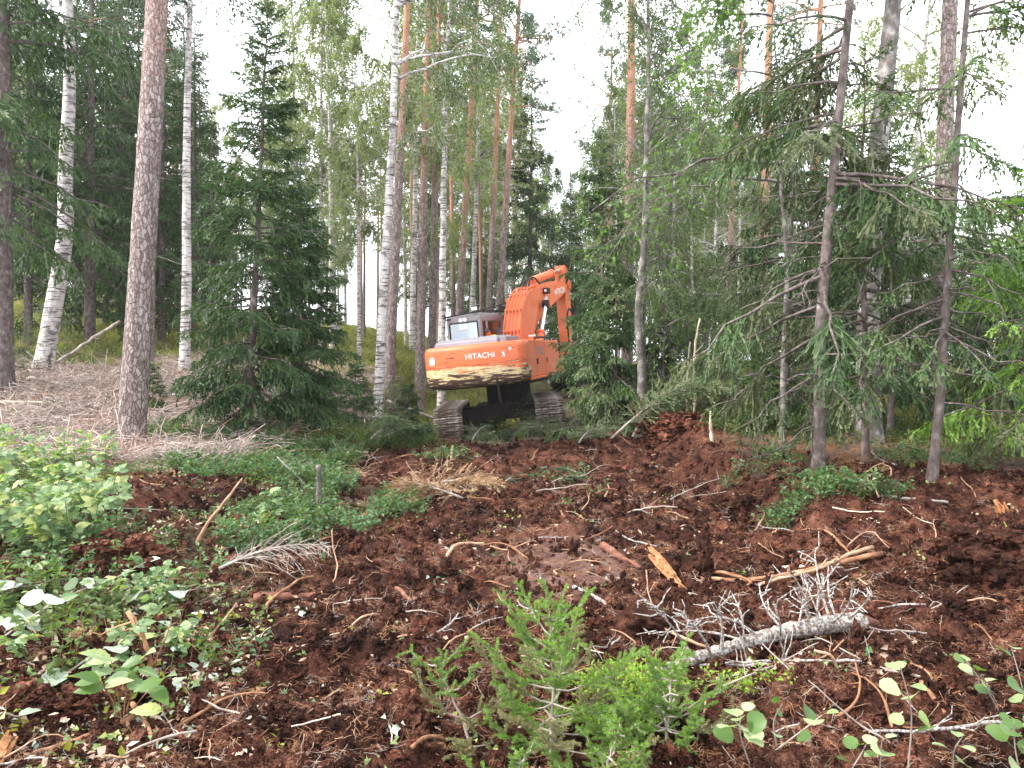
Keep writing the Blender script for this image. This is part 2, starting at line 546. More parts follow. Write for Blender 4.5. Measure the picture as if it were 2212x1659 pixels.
MT['spruce'] = leafmat('spruce_needles', [(0, (.018, .040, .013)), (.5, (.040, .080, .023)), (1, (.090, .145, .042))], .25, (1.4, 1.5, .7))
MT['spruce_old'] = leafmat('spruce_needles_dull', [(0, (.030, .042, .018)), (.5, (.062, .078, .032)), (1, (.115, .128, .055))], .25, (1.4, 1.4, .7))
MT['spruce_grey'] = leafmat('spruce_needles_cut', [(0, (.050, .080, .032)), (.5, (.10, .140, .058)), (1, (.19, .23, .11))], .22, (1.3, 1.35, .8))
MT['spruce_young'] = leafmat('spruce_needles_young', [(0, (.075, .14, .025)), (.5, (.15, .27, .05)), (1, (.27, .40, .085))], .4, (1.4, 1.5, .6))
MT['spruce_tan'] = leafmat('spruce_needles_faded', [(0, (.11, .125, .05)), (.5, (.20, .20, .085)), (1, (.32, .29, .14))], .3, (1.3, 1.3, .7))
MT['spruce_brown'] = leafmat('spruce_needles_brown', [(0, (.15, .085, .045)), (.5, (.28, .175, .095)), (1, (.42, .30, .175))], .25, (1.2, 1.1, .8))
MT['pine'] = leafmat('pine_needles', [(0, (.045, .085, .055)), (.5, (.090, .145, .095)), (1, (.155, .215, .14))], .3, (1.3, 1.45, .8))
MT['birch_leaf'] = leafmat('birch_leaves', [(0, (.040, .075, .022)), (.45, (.080, .130, .038)), (.85, (.145, .20, .065)), (1, (.26, .26, .05))], .45, (1.5, 1.55, .7), .45)
MT['birch_dark'] = leafmat('birch_leaves_dark', [(0, (.020, .045, .016)), (.5, (.042, .082, .028)), (1, (.085, .14, .04))], .35, (1.4, 1.5, .7), .45)
MT['birch_hazed'] = leafmat('birch_leaves_hazed', [(0, (.10, .145, .055)), (.45, (.17, .22, .085)), (1, (.28, .32, .13))], .5, (1.4, 1.45, .8), .5)  # leaf colour lightened to paint distance haze into the far crowns
MT['aspen_leaf'] = leafmat('aspen_leaves', [(0, (.050, .105, .03)), (.5, (.095, .175, .045)), (1, (.17, .26, .07))], .45, (1.4, 1.5, .6), .4)
MT['aspen_pale'] = leafmat('aspen_leaves_pale', [(0, (.13, .21, .07)), (.5, (.25, .33, .15)), (1, (.40, .46, .27))], .35, (1.2, 1.25, .8), .5, objrand=.6, veins=True)
MT['underside'] = leafmat('leaf_undersides', [(0, (.16, .22, .16)), (.5, (.30, .36, .30)), (1, (.48, .53, .48))], .25, (1, 1.1, .8), .6, objrand=.6, veins=True)
MT['raspberry'] = leafmat('raspberry_leaves', [(0, (.045, .095, .038)), (.4, (.11, .19, .080)), (.8, (.21, .29, .145)), (1, (.36, .40, .15))], .35, (1.3, 1.4, .7), .45, objrand=.75, veins=True)  # palest end of the ramp also paints in the leaves' waxy sheen
MT['bilberry'] = leafmat('bilberry_leaves', [(0, (.028, .070, .028)), (.5, (.060, .130, .052)), (1, (.125, .215, .085))], .35, (1.4, 1.5, .7), .45, objrand=.6)
MT['bilberry_light'] = leafmat('bilberry_leaves_light', [(0, (.09, .17, .02)), (.5, (.16, .28, .03)), (1, (.27, .40, .06))], .40, (1.4, 1.4, .6), .5, objrand=.6)
MT['moss'] = leafmat('moss', [(0, (.10, .12, .015)), (.5, (.20, .21, .03)), (1, (.32, .31, .06))], .3, (1.3, 1.3, .6), .8)
MT['grass'] = leafmat('grass_blades', [(0, (.085, .11, .028)), (.5, (.17, .19, .055)), (1, (.30, .29, .11))], .4, (1.4, 1.4, .7), .6, objrand=.6)
MT['root'] = simple('root_bark', [(.3, (.10, .045, .025)), (.5, (.22, .105, .055)), (.68, (.40, .22, .12))], 12, .8, None, .4, .004)
MT['root_pale'] = simple('root_stripped', [(.3, (.19, .10, .06)), (.55, (.34, .205, .13)), (.75, (.50, .36, .26))], 22, .7, None, .3, .003)
MT['wood_white'] = simple('wood_stripped_white', [(.3, (.36, .28, .20)), (.6, (.54, .45, .36))], 10, .6)
MT['wood_orange'] = simple('splintered_wood', [(.3, (.12, .048, .02)), (.5, (.30, .13, .052)), (.68, (.44, .24, .12))], 18, .8, (1, 1, .3), .7, .008)
MT['wood_red'] = simple('pine_root_red', [(.3, (.07, .026, .018)), (.55, (.15, .058, .036)), (.75, (.26, .13, .085))], 14, .7, None, .4, .004)
MT['litter'] = simple('dry_brush', [(.3, (.21, .15, .13)), (.5, (.40, .315, .285)), (.7, (.56, .48, .45))], 5, .9)
MT['dry_leaf'] = leafmat('dry_leaves', [(0, (.22, .12, .07)), (.5, (.40, .25, .17)), (1, (.56, .42, .33))], .2, (1.1, 1, .8), .7, objrand=.7)

def peat_mat(name, inst=False):
    m, nt, N, Lk, B = new_mat(name)
    pos = N.new('ShaderNodeNewGeometry').outputs['Position']
    a = tex(N, Lk, 'noise', 5.5, pos, 6, .7)
    b = tex(N, Lk, 'noise', 70, pos, 4, .7, dist=1.2)
    f = tex(N, Lk, 'noise', 1, pos, 5, .75, stretch=(160, 40, 90), dist=2.0)
    mixf = N.new('ShaderNodeMath'); mixf.operation = 'MULTIPLY_ADD'; mixf.inputs[1].default_value = .55
    Lk.new(b.outputs['Fac'], mixf.inputs[0])
    h = N.new('ShaderNodeMath'); h.operation = 'MULTIPLY'; h.inputs[1].default_value = .45
    Lk.new(a.outputs['Fac'], h.inputs[0]); Lk.new(h.outputs[0], mixf.inputs[2])
    lgn = tex(N, Lk, 'noise', 1.1, pos, 3, .6); lgm = N.new('ShaderNodeMath'); lgm.operation = 'MULTIPLY_ADD'; lgm.inputs[1].default_value = .30; lgm.inputs[2].default_value = -.15
    Lk.new(lgn.outputs['Fac'], lgm.inputs[0]); lga = N.new('ShaderNodeMath'); lga.operation = 'ADD'; Lk.new(lgm.outputs[0], lga.inputs[0]); Lk.new(mixf.outputs[0], lga.inputs[1])
    r = ramp(N, [(.36, (.005, .0017, .0010)), (.46, (.027, .0088, .0052)), (.54, (.072, .0255, .0150)), (.63, (.165, .072, .046)), (.75, (.33, .20, .145))])
    Lk.new(lga.outputs[0], r.inputs['Fac'])
    fr = ramp(N, [(.62, 0), (.72, 1)]); Lk.new(f.outputs['Fac'], fr.inputs['Fac'])
    c = mixc(N, Lk, fr.outputs['Color'], r.outputs['Color'], (.17, .085, .052))
    if inst:
        oi = N.new('ShaderNodeObjectInfo')
        rr = ramp(N, [(0, .55), (.7, 1.05), (1, 1.9)]); Lk.new(oi.outputs['Random'], rr.inputs['Fac'])
        c = mixc(N, Lk, 1.0, c, rr.outputs['Color'], 'MULTIPLY')
    Lk.new(c, B.inputs['Base Color'])
    B.inputs['Roughness'].default_value = .9
    B.inputs['Specular IOR Level'].default_value = .15
    bump(N, Lk, mixf.outputs[0], B, 1.0, .03)
    return m, N, Lk, B, c
MT['peat'] = peat_mat('peat_clods', True)[0]

# ------------------------------------------------------------------ ground
def soil_maps(x, y):
    p = peat(x, y)
    w = .5 * fbm(x * .7, y * .7, 15, 3)
    ang = x / np.maximum(y, 5)
    lit = sstep(.25, .6, gauss(x, y, -8.2, 12.5, 4.2, 3.2) + .3 * w)
    lit = np.maximum(lit, sstep(.3, .6, gauss(x, y, -4.9, 10.2, 1.7, .9) + .15 * w))
    lit = np.maximum(lit, sstep(.2, .6, gauss(x, y, -3.5, 20, 6, 3.0) + .3 * w) * .8)
    gr = sstep(19.5, 23, y + 2.5 * w) * sstep(.05, -.12, ang)
    gr = np.maximum(gr, sstep(6.2, 7.5, x + w) * sstep(10.5, 12, y) * .9)
    return p, lit * (1 - p), np.clip(gr, 0, 1) * (1 - p)

def build_ground():
    ys = [-12.0]
    while ys[-1] < 1.9: ys.append(ys[-1] + max(.05, (1.9 - ys[-1]) * .22))
    while ys[-1] < 20: ys.append(ys[-1] * 1.0074)
    while ys[-1] < 700: ys.append(ys[-1] * 1.035)
    ys = np.array(ys)
    nu = 560
    u = np.linspace(-1, 1, nu)
    u = u * (.75 + .25 * u * u)
    X = u[None] * (3.2 + .95 * np.maximum(ys, 0))[:, None]
    Y = np.repeat(ys[:, None], nu, 1)
    Y = Y + .3 * (ys * .0074)[:, None] * 0
    Z = hz(X, Y)
    # crumbly sideways shift so that clods overhang a little
    p, lit, gr = soil_maps(X, Y)
    amp = .022 * p * (1 - sstep(9, 16, Y))
    X = X + amp * fbm(Y * 11, Z * 14 + X * 11, 71, 2)
    Y2 = Y + amp * fbm(X * 11 + 5, Z * 14 + Y * 9, 73, 2)
    g = Geo()
    V = np.stack([X, Y2, Z], -1)
    idx = np.arange(len(ys) * nu).reshape(len(ys), nu)
    f = np.stack([idx[:-1, :-1], idx[:-1, 1:], idx[1:, 1:], idx[1:, :-1]], -1).reshape(-1, 4)
    g.add(V.reshape(-1, 3), f)
    m, N, Lk, B, pc = peat_mat('forest_ground')
    def attr(n):
        a = N.new('ShaderNodeAttribute'); a.attribute_name = n
        return a.outputs['Fac']
    pos = N.new('ShaderNodeNewGeometry').outputs['Position']
    n1 = tex(N, Lk, 'noise', 3.0, pos, 6, .7)
    n2 = tex(N, Lk, 'noise', 28, pos, 4, .7)
    fl = ramp(N, [(.34, (.014, .009, .006)), (.47, (.040, .027, .015)), (.56, (.065, .056, .024)), (.68, (.15, .105, .07))])
    Lk.new(mixc(N, Lk, .5, n1.outputs['Fac'], n2.outputs['Fac']), fl.inputs['Fac'])
    li = ramp(N, [(.32, (.11, .075, .06)), (.5, (.29, .215, .185)), (.66, (.46, .38, .34))])
    Lk.new(mixc(N, Lk, .6, n1.outputs['Fac'], n2.outputs['Fac']), li.inputs['Fac'])
    gg = ramp(N, [(.3, (.07, .08, .025)), (.5, (.16, .17, .05)), (.7, (.30, .27, .11))])
    Lk.new(mixc(N, Lk, .5, n1.outputs['Fac'], n2.outputs['Fac']), gg.inputs['Fac'])
    c = mixc(N, Lk, attr('litter'), fl.outputs['Color'], li.outputs['Color'])
    c = mixc(N, Lk, attr('grass'), c, gg.outputs['Color'])
    c = mixc(N, Lk, attr('peat'), c, pc)
    wt = N.new('ShaderNodeMath'); wt.operation = 'MULTIPLY'
    nf = ramp(N, [(.42, .15), (.62, 1)]); Lk.new(n1.outputs['Fac'], nf.inputs['Fac'])
    Lk.new(attr('smear'), wt.inputs[0]); Lk.new(nf.outputs['Color'], wt.inputs[1])
    c = mixc(N, Lk, wt.outputs[0], c, (.22, .135, .115))
    Lk.new(c, B.inputs['Base Color'])
    me = g.mesh('ground', m, True)
    sm = .7 * sstep(.25, .9, np.maximum(gauss(X, Y, .42, 6.1, .6, 1.2), .7 * gauss(X, Y, .75, 9.5, .4, 2.8)))
    for nm, d in (('peat', p), ('litter', lit), ('grass', gr), ('smear', sm)):
        a = me.attributes.new(nm, 'FLOAT', 'POINT')
        a.data.foreach_set('value', d.astype(np.float32).ravel())
    o = put('ground', me)
    o['kind'] = 'structure'
    o['label'] = 'churned reddish brown peat strip through the forest floor'
    return o
build_ground()

# ------------------------------------------------------------------ excavator
def paint(name, col, worn=False):
    m, nt, N, Lk, B = new_mat(name)
    n = tex(N, Lk, 'noise', 2.2, None, 6, .65)
    r = ramp(N, [(.3, tuple(c * .82 for c in col)), (.6, col), (.8, tuple(min(1, c * 1.08 + .015) for c in col))])
    Lk.new(n.outputs['Fac'], r.inputs['Fac'])
    c = r.outputs['Color']
    # dirt specks and chipped edges
    d = tex(N, Lk, 'noise', 9, None, 8, .75)
    dr = ramp(N, [(.62, 0), (.74, .7)]); Lk.new(d.outputs['Fac'], dr.inputs['Fac'])
    c = mixc(N, Lk, dr.outputs['Color'], c, (.16, .09, .06))
    rough = .42
    if worn:
        tc = N.new('ShaderNodeTexCoord')
        sp = N.new('ShaderNodeSeparateXYZ'); Lk.new(tc.outputs['Object'], sp.inputs[0])
        s = tex(N, Lk, 'noise', 1, None, 6, .62, stretch=(1.5, 1.5, 15), dist=.25)
        # scraped band on the lower half
        def band(lo, hi):
            mr = N.new('ShaderNodeMapRange'); mr.inputs['From Min'].default_value = lo; mr.inputs['From Max'].default_value = hi
            mr.inputs['To Min'].default_value = .34; mr.inputs['To Max'].default_value = -.32
            Lk.new(sp.outputs['Z'], mr.inputs['Value'])
            ad = N.new('ShaderNodeMath'); ad.operation = 'ADD'
            Lk.new(s.outputs['Fac'], ad.inputs[0]); Lk.new(mr.outputs['Result'], ad.inputs[1])
            return ad.outputs[0]
        f1 = ramp(N, [(.50, 0), (.54, 1)]); Lk.new(band(1.25, 1.72), f1.inputs['Fac'])
        s2 = tex(N, Lk, 'noise', 1, None, 6, .6, stretch=(2.6, 2.6, 21), dist=.4)
        f2 = ramp(N, [(.52, 0), (.56, 1)])
        mr = N.new('ShaderNodeMapRange'); mr.inputs['From Min'].default_value = 1.04; mr.inputs['From Max'].default_value = 1.50
        mr.inputs['To Min'].default_value = .16; mr.inputs['To Max'].default_value = -.08
        Lk.new(sp.outputs['Z'], mr.inputs['Value'])
        ad = N.new('ShaderNodeMath'); ad.operation = 'ADD'
        Lk.new(s2.outputs['Fac'], ad.inputs[0]); Lk.new(mr.outputs['Result'], ad.inputs[1])
        Lk.new(ad.outputs[0], f2.inputs['Fac'])
        prim = ramp(N, [(.3, (.46, .27, .10)), (.5, (.66, .50, .27)), (.7, (.78, .70, .52))]); Lk.new(d.outputs['Fac'], prim.inputs['Fac'])
        c = mixc(N, Lk, f1.outputs['Color'], c, prim.outputs['Color'])
        c = mixc(N, Lk, f2.outputs['Color'], c, (.075, .043, .032))
    Lk.new(c, B.inputs['Base Color'])
    B.inputs['Roughness'].default_value = rough
    B.inputs['Specular IOR Level'].default_value = .4
    bump(N, Lk, d.outputs['Fac'], B, .06, .01)
    return m

ORANGE = (.72, .165, .060)
XM = {
    'orange': paint('orange_paint', ORANGE),
    'worn': paint('orange_paint_scraped', ORANGE, True),
    'cab': paint('cab_grey', (.27, .24, .25)),
    'hood': paint('hood_grey', (.24, .225, .26)),
    'black': simple('black_rubber', [(.3, (.008, .008, .008)), (.7, (.02, .02, .02))], 20, .6),
    'dark': simple('dark_grimy_steel', [(.3, (.012, .010, .009)), (.6, (.035, .026, .022)), (.75, (.07, .045, .035))], 9, .8, None, .4, .01),
    'white': simple('white_print', [(.3, (.62, .62, .62)), (.6, (.82, .82, .82))], 20, .5),
    'yellow': simple('yellow_paint', [(.3, (.6, .42, .03)), (.6, (.75, .55, .05))], 10, .5),
}
def steel():
    m, nt, N, Lk, B = new_mat('track_steel')
    n = tex(N, Lk, 'noise', 7, None, 6, .7)
    r = ramp(N, [(.36, (.035, .022, .016)), (.50, (.10, .065, .05)), (.58, (.26, .22, .20)), (.72, (.42, .40, .39))])
    Lk.new(n.outputs['Fac'], r.inputs['Fac']); Lk.new(r.outputs['Color'], B.inputs['Base Color'])
    mr = ramp(N, [(.5, 0), (.6, .55)]); Lk.new(n.outputs['Fac'], mr.inputs['Fac']); Lk.new(mr.outputs['Color'], B.inputs['Metallic'])
    B.inputs['Roughness'].default_value = .5
    bump(N, Lk, n.outputs['Fac'], B, .3, .01)
    return m
XM['steel'] = steel()
def chrome():
    m, nt, N, Lk, B = new_mat('chrome_rod')
    n = tex(N, Lk, 'noise', 12, None, 3)
    r = ramp(N, [(.3, (.62, .63, .66)), (.7, (.80, .80, .82))])
    Lk.new(n.outputs['Fac'], r.inputs['Fac']); Lk.new(r.outputs['Color'], B.inputs['Base Color'])
    B.inputs['Metallic'].default_value = 1; B.inputs['Roughness'].default_value = .22
    return m
XM['chrome'] = chrome()
def glass():
    m, nt, N, Lk, B = new_mat('cab_glass')
    N.remove(B)
    t = N.new('ShaderNodeBsdfTransparent'); t.inputs[0].default_value = (.62, .66, .66, 1)
    gl = N.new('ShaderNodeBsdfGlossy'); gl.inputs['Roughness'].default_value = .03
    n = tex(N, Lk, 'noise', 3, None, 2)
    r = ramp(N, [(.3, (.80, .88, 1)), (.7, (.9, .95, 1))]); Lk.new(n.outputs['Fac'], r.inputs['Fac']); Lk.new(r.outputs['Color'], gl.inputs['Color'])
    fr = N.new('ShaderNodeFresnel'); fr.inputs[0].default_value = 2.8
    mx = N.new('ShaderNodeMixShader')
    Lk.new(fr.outputs[0], mx.inputs[0]); Lk.new(t.outputs[0], mx.inputs[1]); Lk.new(gl.outputs[0], mx.inputs[2])
    Lk.new(mx.outputs[0], N['Material Output'].inputs['Surface'])
    return m
XM['glass'] = glass()
def lampglass():
    m, nt, N, Lk, B = new_mat('lamp_lens')
    n = tex(N, Lk, 'vor', 60)
    r = ramp(N, [(0, (.6, .6, .58)), (1, (.85, .85, .85))]); Lk.new(n.outputs['Distance'], r.inputs['Fac']); Lk.new(r.outputs['Color'], B.inputs['Base Color'])
    B.inputs['Roughness'].default_value = .1
    return m
XM['lens'] = lampglass()
def curtain():
    return simple('cab_curtain', [(.3, (.10, .035, .02)), (.5, (.26, .10, .06)), (.7, (.40, .20, .13))], 14, .9, (1, 1, .1))
XM['curtain'] = curtain()

def box(g, x0, x1, y0, y1, z0, z1, mat=0):
    v = [(x, y, z) for z in (z0, z1) for y in (y0, y1) for x in (x0, x1)]
    return g.add(v, [[0, 2, 3, 1], [4, 5, 7, 6], [0, 1, 5, 4], [2, 6, 7, 3], [0, 4, 6, 2], [1, 3, 7, 5]], mat)

def prism_x(g, prof, x0, x1, mat=0, xs=None):
    """profile in (y, z), counter-clockwise seen from +x, extruded along x"""
    n = len(prof)
    v = [(x0, p[0], p[1]) for p in prof] + [(x1, p[0], p[1]) for p in prof]
    off = g.n
    g.add(v, [[k, (k + 1) % n, n + (k + 1) % n, n + k] for k in range(n)], mat)
    g.f.append((np.array([[off + k for k in range(n)][::-1]]), mat))
    g.f.append((np.array([[off + n + k for k in range(n)]]), mat))
    return g

def loft(g, loops, mat=0):
    n = len(loops[0]); off = g.n
    v = np.concatenate([np.asarray(l, float) for l in loops])
    f = []
    for a in range(len(loops) - 1):
        for k in range(n):
            f.append([a * n + k, a * n + (k + 1) % n, (a + 1) * n + (k + 1) % n, (a + 1) * n + k])
    g.add(v, f, mat)
    g.f.append((np.array([[off + k for k in range(n)][::-1]]), mat))
    g.f.append((np.array([[off + (len(loops) - 1) * n + k for k in range(n)]]), mat))
    return g

def cyl(g, a, b, r, n=16, mat=0, r2=None):
    a, b = np.array(a, float), np.array(b, float)
    return tubes(g, np.stack([a, b]), np.array([[r, r if r2 is None else r2]]), n, mat, True)

def smooth_path(pts, n=24):
    pts = np.asarray(pts, float)
    t = np.linspace(0, len(pts) - 1, n)
    P = np.concatenate([[2 * pts[0] - pts[1]], pts, [2 * pts[-1] - pts[-2]]])
    k = np.minimum(t.astype(int), len(pts) - 2); u = (t - k)[:, None]
    p0, p1, p2, p3 = P[k], P[k + 1], P[k + 2], P[k + 3]
    return .5 * ((2 * p1) + (-p0 + p2) * u + (2 * p0 - 5 * p1 + 4 * p2 - p3) * u ** 2 + (-p0 + 3 * p1 - 3 * p2 + p3) * u ** 3)

def bevel(o, w=.015, seg=2):
    b = o.modifiers.new('bevel', 'BEVEL'); b.width = w; b.segments = seg; b.limit_method = 'ANGLE'; b.angle_limit = R(35)
    try:
        b.harden_normals = False
    except Exception:
        pass
    return o

def text_mesh(body, h, name, mat, bold=.02, sx=1.0):
    c = bpy.data.curves.new(name, 'FONT')
    c.body = body; c.size = h * 1.4; c.align_x = 'CENTER'; c.align_y = 'CENTER'
    c.offset = bold * h; c.extrude = .001; c.space_character = 1.05
    o = bpy.data.objects.new(name, c); COL.objects.link(o)
    dg = bpy.context.evaluated_depsgraph_get()
    me = bpy.data.meshes.new_from_object(o.evaluated_get(dg))
    bpy.data.objects.remove(o); bpy.data.curves.remove(c)
    me.name = name
    me.materials.clear(); me.materials.append(mat)
    v = np.zeros(len(me.vertices) * 3, np.float32); me.vertices.foreach_get('co', v)
    v = v.reshape(-1, 3); v[:, 0] *= sx
    me.vertices.foreach_set('co', v.ravel()); me.update()
    return me

def build_excavator():
    X0, Y0 = -.02, 21.0
    root = thing('excavator', 'orange crawler excavator with grey cab and scraped counterweight working in the forest', 'excavator', (X0, Y0, .07))
    root.rotation_euler = (Matrix.Rotation(R(-5.6), 4, 'Y') @ Matrix.Rotation(R(.8), 4, 'X')).to_euler()
    U = Matrix.Rotation(R(-18), 4, 'Z')
    I = Matrix.Identity(4)
    def part(name, g, mat, parent=None, M=U, smooth=False, bev=0, label=None):
        o = put(name, g.mesh(name, mat, smooth, M), parent or root)
        if bev: bevel(o, bev)
        if label: o['label'] = label
        return o
    # ---- crawler tracks
    gauge, rr, half, zc = 1.27, .40, 1.52, .44
    I = Matrix.Translation((-.28, 0, -.36))
    sh = Geo()
    box(sh, -.36, .36, -.083, .083, -.012, .012)
    for yy in (-.072, -.02, .035):
        prism_x(sh, [(yy - .010, .012), (yy + .012, .012), (yy + .007, .045), (yy - .005, .045)], -.36, .36)
    shoe = sh.mesh('track_shoe', XM['steel'], False)
    per = 2 * math.pi * rr + 4 * half
    n_sh = int(round(per / .172))
    for s in (-1, 1):
        g = Geo()
        fr = [(-1.35, zc - .16), (1.35, zc - .16), (1.45, zc), (1.2, zc + .2), (-1.2, zc + .2), (-1.45, zc)]
        prism_x(g, fr, s * gauge - .17, s * gauge + .17)
        for yy in (-half, half):
            cyl(g, (s * gauge - .12, yy, zc), (s * gauge + .12, yy, zc), .33, 20)
        for k in range(7):
            yy = -1.15 + k * .383
            cyl(g, (s * gauge - .16, yy, .19), (s * gauge + .16, yy, .19), .10, 14)
        # link chain
        ch = []
        for k in range(n_sh + 1):
            ch.append(track_pt(k / n_sh * per, rr - .05, half, zc, rr)[0])
        for dx in (-.09, .09):
            tubes(g, np.array([(s * gauge + dx, p[0], p[1]) for p in ch]), .045, 4)
        tr = part('crawler_track', g, XM['dark'], None, I)
        for k in range(n_sh):
            (py, pz), ang = track_pt((k + .3) / n_sh * per, rr, half, zc, rr)
            put('track_shoe', shoe, tr, (s * gauge - .28, py, pz - .36), (ang, 0, 0))
    g = Geo()
    prism_x(g, [(-.9, .42), (.9, .42), (.7, .82), (-.7, .82)], -.6, .6)
    for s in (-1, 1):
        for yy in (-.75, .75):
            prism_x(g, [(yy - .2, .34), (yy + .2, .34), (yy + .16, .72), (yy - .16, .72)], s * .5 if s > 0 else -1.05, 1.05 if s > 0 else -.5)
    cyl(g, (.28, 0, .80), (.28, 0, 1.33), .60, 40)
    part('undercarriage', g, XM['dark'], None, I)
    # ---- house deck
    g = Geo()
    box(g, -1.22, 1.22, -1.98, 1.55, .985, 1.10)
    part('deck', g, XM['dark'], bev=.01)
    # ---- counterweight
    def plan(inset, z):
        w, ry = 1.28 - inset, .20
        pts = []
        yb = lambda x: -2.52 - .16 * (1 - (x / 1.28) ** 2) + inset
        for a in np.linspace(0, math.pi / 2, 7):      # rear right corner
            pts.append((w - ry + ry * math.cos(a), yb(w - ry) + ry - ry * math.sin(a), z))
        for x in np.linspace(w - ry - .12, -(w - ry - .12), 13):
            pts.append((x, yb(x), z))
        for a in np.linspace(math.pi / 2, math.pi, 7):
            pts.append((-(w - ry) + ry * math.cos(a), yb(w - ry) + ry - ry * math.sin(a), z))
        pts += [(-w, -1.92, z), (w, -1.92, z)]
        return pts[::-1]
    g = Geo()
    prof = [(.17, 1.03), (.07, 1.06), (.02, 1.13), (0, 1.25), (0, 1.545), (.012, 1.55), (.014, 1.56), (0, 1.565), (0, 1.92), (.012, 1.98), (.045, 2.03), (.10, 2.055), (.2, 2.06)]
    loft(g, [plan(i, z)[::-1] for i, z in prof])
    cw = part('counterweight', g, XM['worn'], smooth=True, label='orange counterweight scraped to primer and rust along its lower half')
    m = cw.modifiers.new('edges', 'EDGE_SPLIT'); m.split_angle = R(40)
    # lettering follows the curved rear
    def on_rear(me, cx, cz):
        v = np.zeros(len(me.vertices) * 3, np.float32); me.vertices.foreach_get('co', v); v = v.reshape(-1, 3)
        x = v[:, 0] + cx
        y = -2.52 - .16 * (1 - (x / 1.28) ** 2) - .004 - v[:, 2]
        P = np.stack([x, y, v[:, 1] + cz], -1)
        A = np.array(U); P = P @ A[:3, :3].T
        me.vertices.foreach_set('co', P.astype(np.float32).ravel()); me.update()
        return me
    put('lettering', on_rear(text_mesh('HITACHI', .128, 'counterweight_lettering', XM['white'], .02, 1.02), .26, 1.765), cw)
    # worn sticker patches
    def patch(me_name, pts, cx, cz, mat):
        gg = Geo()
        n = len(pts)
        gg.add([(p[0], p[1], 0) for p in pts], [list(range(n))])
        return on_rear(gg.mesh(me_name, mat, False), cx, cz)
    put('sticker', patch('sticker', [(-.07, -.10), (.06, -.085), (.075, .03), (.05, .10), (-.03, .09), (-.075, .04)], -1.02, 1.735, XM['white']), cw)
    rs = random.Random(4)
    for k in range(7):
        cx_, cz_ = .90 + rs.uniform(-.10, .12), 1.80 + rs.uniform(-.10, .08)
        r_ = rs.uniform(.015, .04)
        put('paint_chip', patch('paint_chip', [(r_ * math.cos(a) * rs.uniform(.5, 1.3), r_ * math.sin(a) * rs.uniform(.5, 1.2)) for a in np.linspace(0, 5.4, 8)], cx_, cz_, XM['white']), cw)
    # tow bracket hanging below
    g = Geo(); tubes(g, smooth_path([(.62, -2.60, 1.20), (.63, -2.66, 1.14), (.63, -2.60, .95), (.62, -2.5, .62)], 10), .03, 6)
    part('tow_bar', g, XM['dark'])
    # ---- engine hood and deck covers
    g = Geo()
    loft(g, [[(-1.08 + a, -2.30 + b, z), (.62 - a, -2.30 + b, z), (.62 - a, -1.05, z), (-1.08 + a, -1.05, z)] for a, b, z in ((0, 0, 1.98), (.03, .05, 2.16), (.10, .22, 2.23))])
    hood = part('engine_hood', g, XM['hood'], bev=.03)
    g = Geo()
    loft(g, [[(.62 + a, -2.2, z), (.80, -2.2, z), (.80, -1.15, z), (.62 + a, -1.15, z)] for a, z in ((0, 1.98), (.01, 2.12), (.04, 2.18))])
    part('hood_side', g, XM['hood'], bev=.02)
    # ---- right side panels, tank, boxes
    xs = 1.25
    ys = [-1.915, -1.30, -.42, .36, 1.02]
    for k in range(4):
        g = Geo()
        top = (2.045, 2.03, 1.99, 1.99)[k]
        box(g, .55, xs - (.0, .012, .0, .012)[k], ys[k] + .006, ys[k + 1] - .006, 1.12, top)
        sp = part('side_panel', g, XM['orange'], bev=.03)
        if k in (1, 2):
            gg = Geo(); box(gg, xs - .01, xs + .012, ys[k] + .05, ys[k] + .12, 1.42, 1.56)
            part('door_handle', gg, XM['black'], sp)
        if k == 1:
            for q in range(3):
                for w_ in range(2):
                    gg = Geo(); box(gg, xs - .011, xs - .008, ys[1] + .15 + w_ * .27, ys[1] + .38 + w_ * .27, 1.66 + q * .07, 1.70 + q * .07)
                    part('vent', gg, XM['hood'], sp)
    g = Geo(); box(g, .62, 1.24, 1.03, 1.54, 1.12, 1.62)
    part('tool_box', g, XM['orange'], bev=.03)
    g = Geo(); box(g, .50, 1.30, -1.95, 1.60, 1.06, 1.118)
    part('side_rail', g, XM['orange'], bev=.012)
    g = Geo(); box(g, -1.24, -.36, -1.91, -1.0, 1.12, 2.0); box(g, -.34, .54, -1.91, -.5, 1.12, 1.975)
    part('engine_housing', g, XM['orange'], bev=.02)
    g = Geo(); cyl(g, (.80, .05, 1.98), (.80, .05, 2.14), .085, 18); cyl(g, (.80, .05, 2.14), (.80, .05, 2.18), .10, 18, 1)
    part('filler_cap', g, [XM['orange'], XM['white']])
    g = Geo(); tubes(g, smooth_path([(.95, -.3, 2.0), (.98, -.3, 2.09), (1.0, .3, 2.1), (1.02, .9, 2.06), (1.02, 1.0, 1.95)], 16), .028, 8)
    part('hose', g, XM['black'], smooth=True)
    g = Geo(); tubes(g, smooth_path([(-.12, -.78, 1.95), (-.12, -.78, 2.18), (-.12, -.84, 2.32), (-.12, -.93, 2.40)], 12), .062, 14)
    ex = part('exhaust_pipe', g, XM['orange'], smooth=True)
    g = Geo(); cyl(g, (-.12, -.925, 2.393), (-.12, -.95, 2.415), .066, 16)
    part('outlet', g, XM['black'], ex)
    g = Geo()
    tubes(g, smooth_path([(.0, -1.4, 2.0), (.0, -1.4, 2.18), (.0, -1.34, 2.21), (.22, -1.34, 2.24), (.24, -1.34, 2.2), (.24, -1.34, 2.02)], 18), .022, 8)
    part('grab_rail', g, XM['yellow'], smooth=True)
    # ---- cab
    cx0, cx1, cy0, cy1, cz0, cz1 = -1.30, -.33, -.78, 1.12, 1.12, 2.90
    g = Geo()
    pz = .10
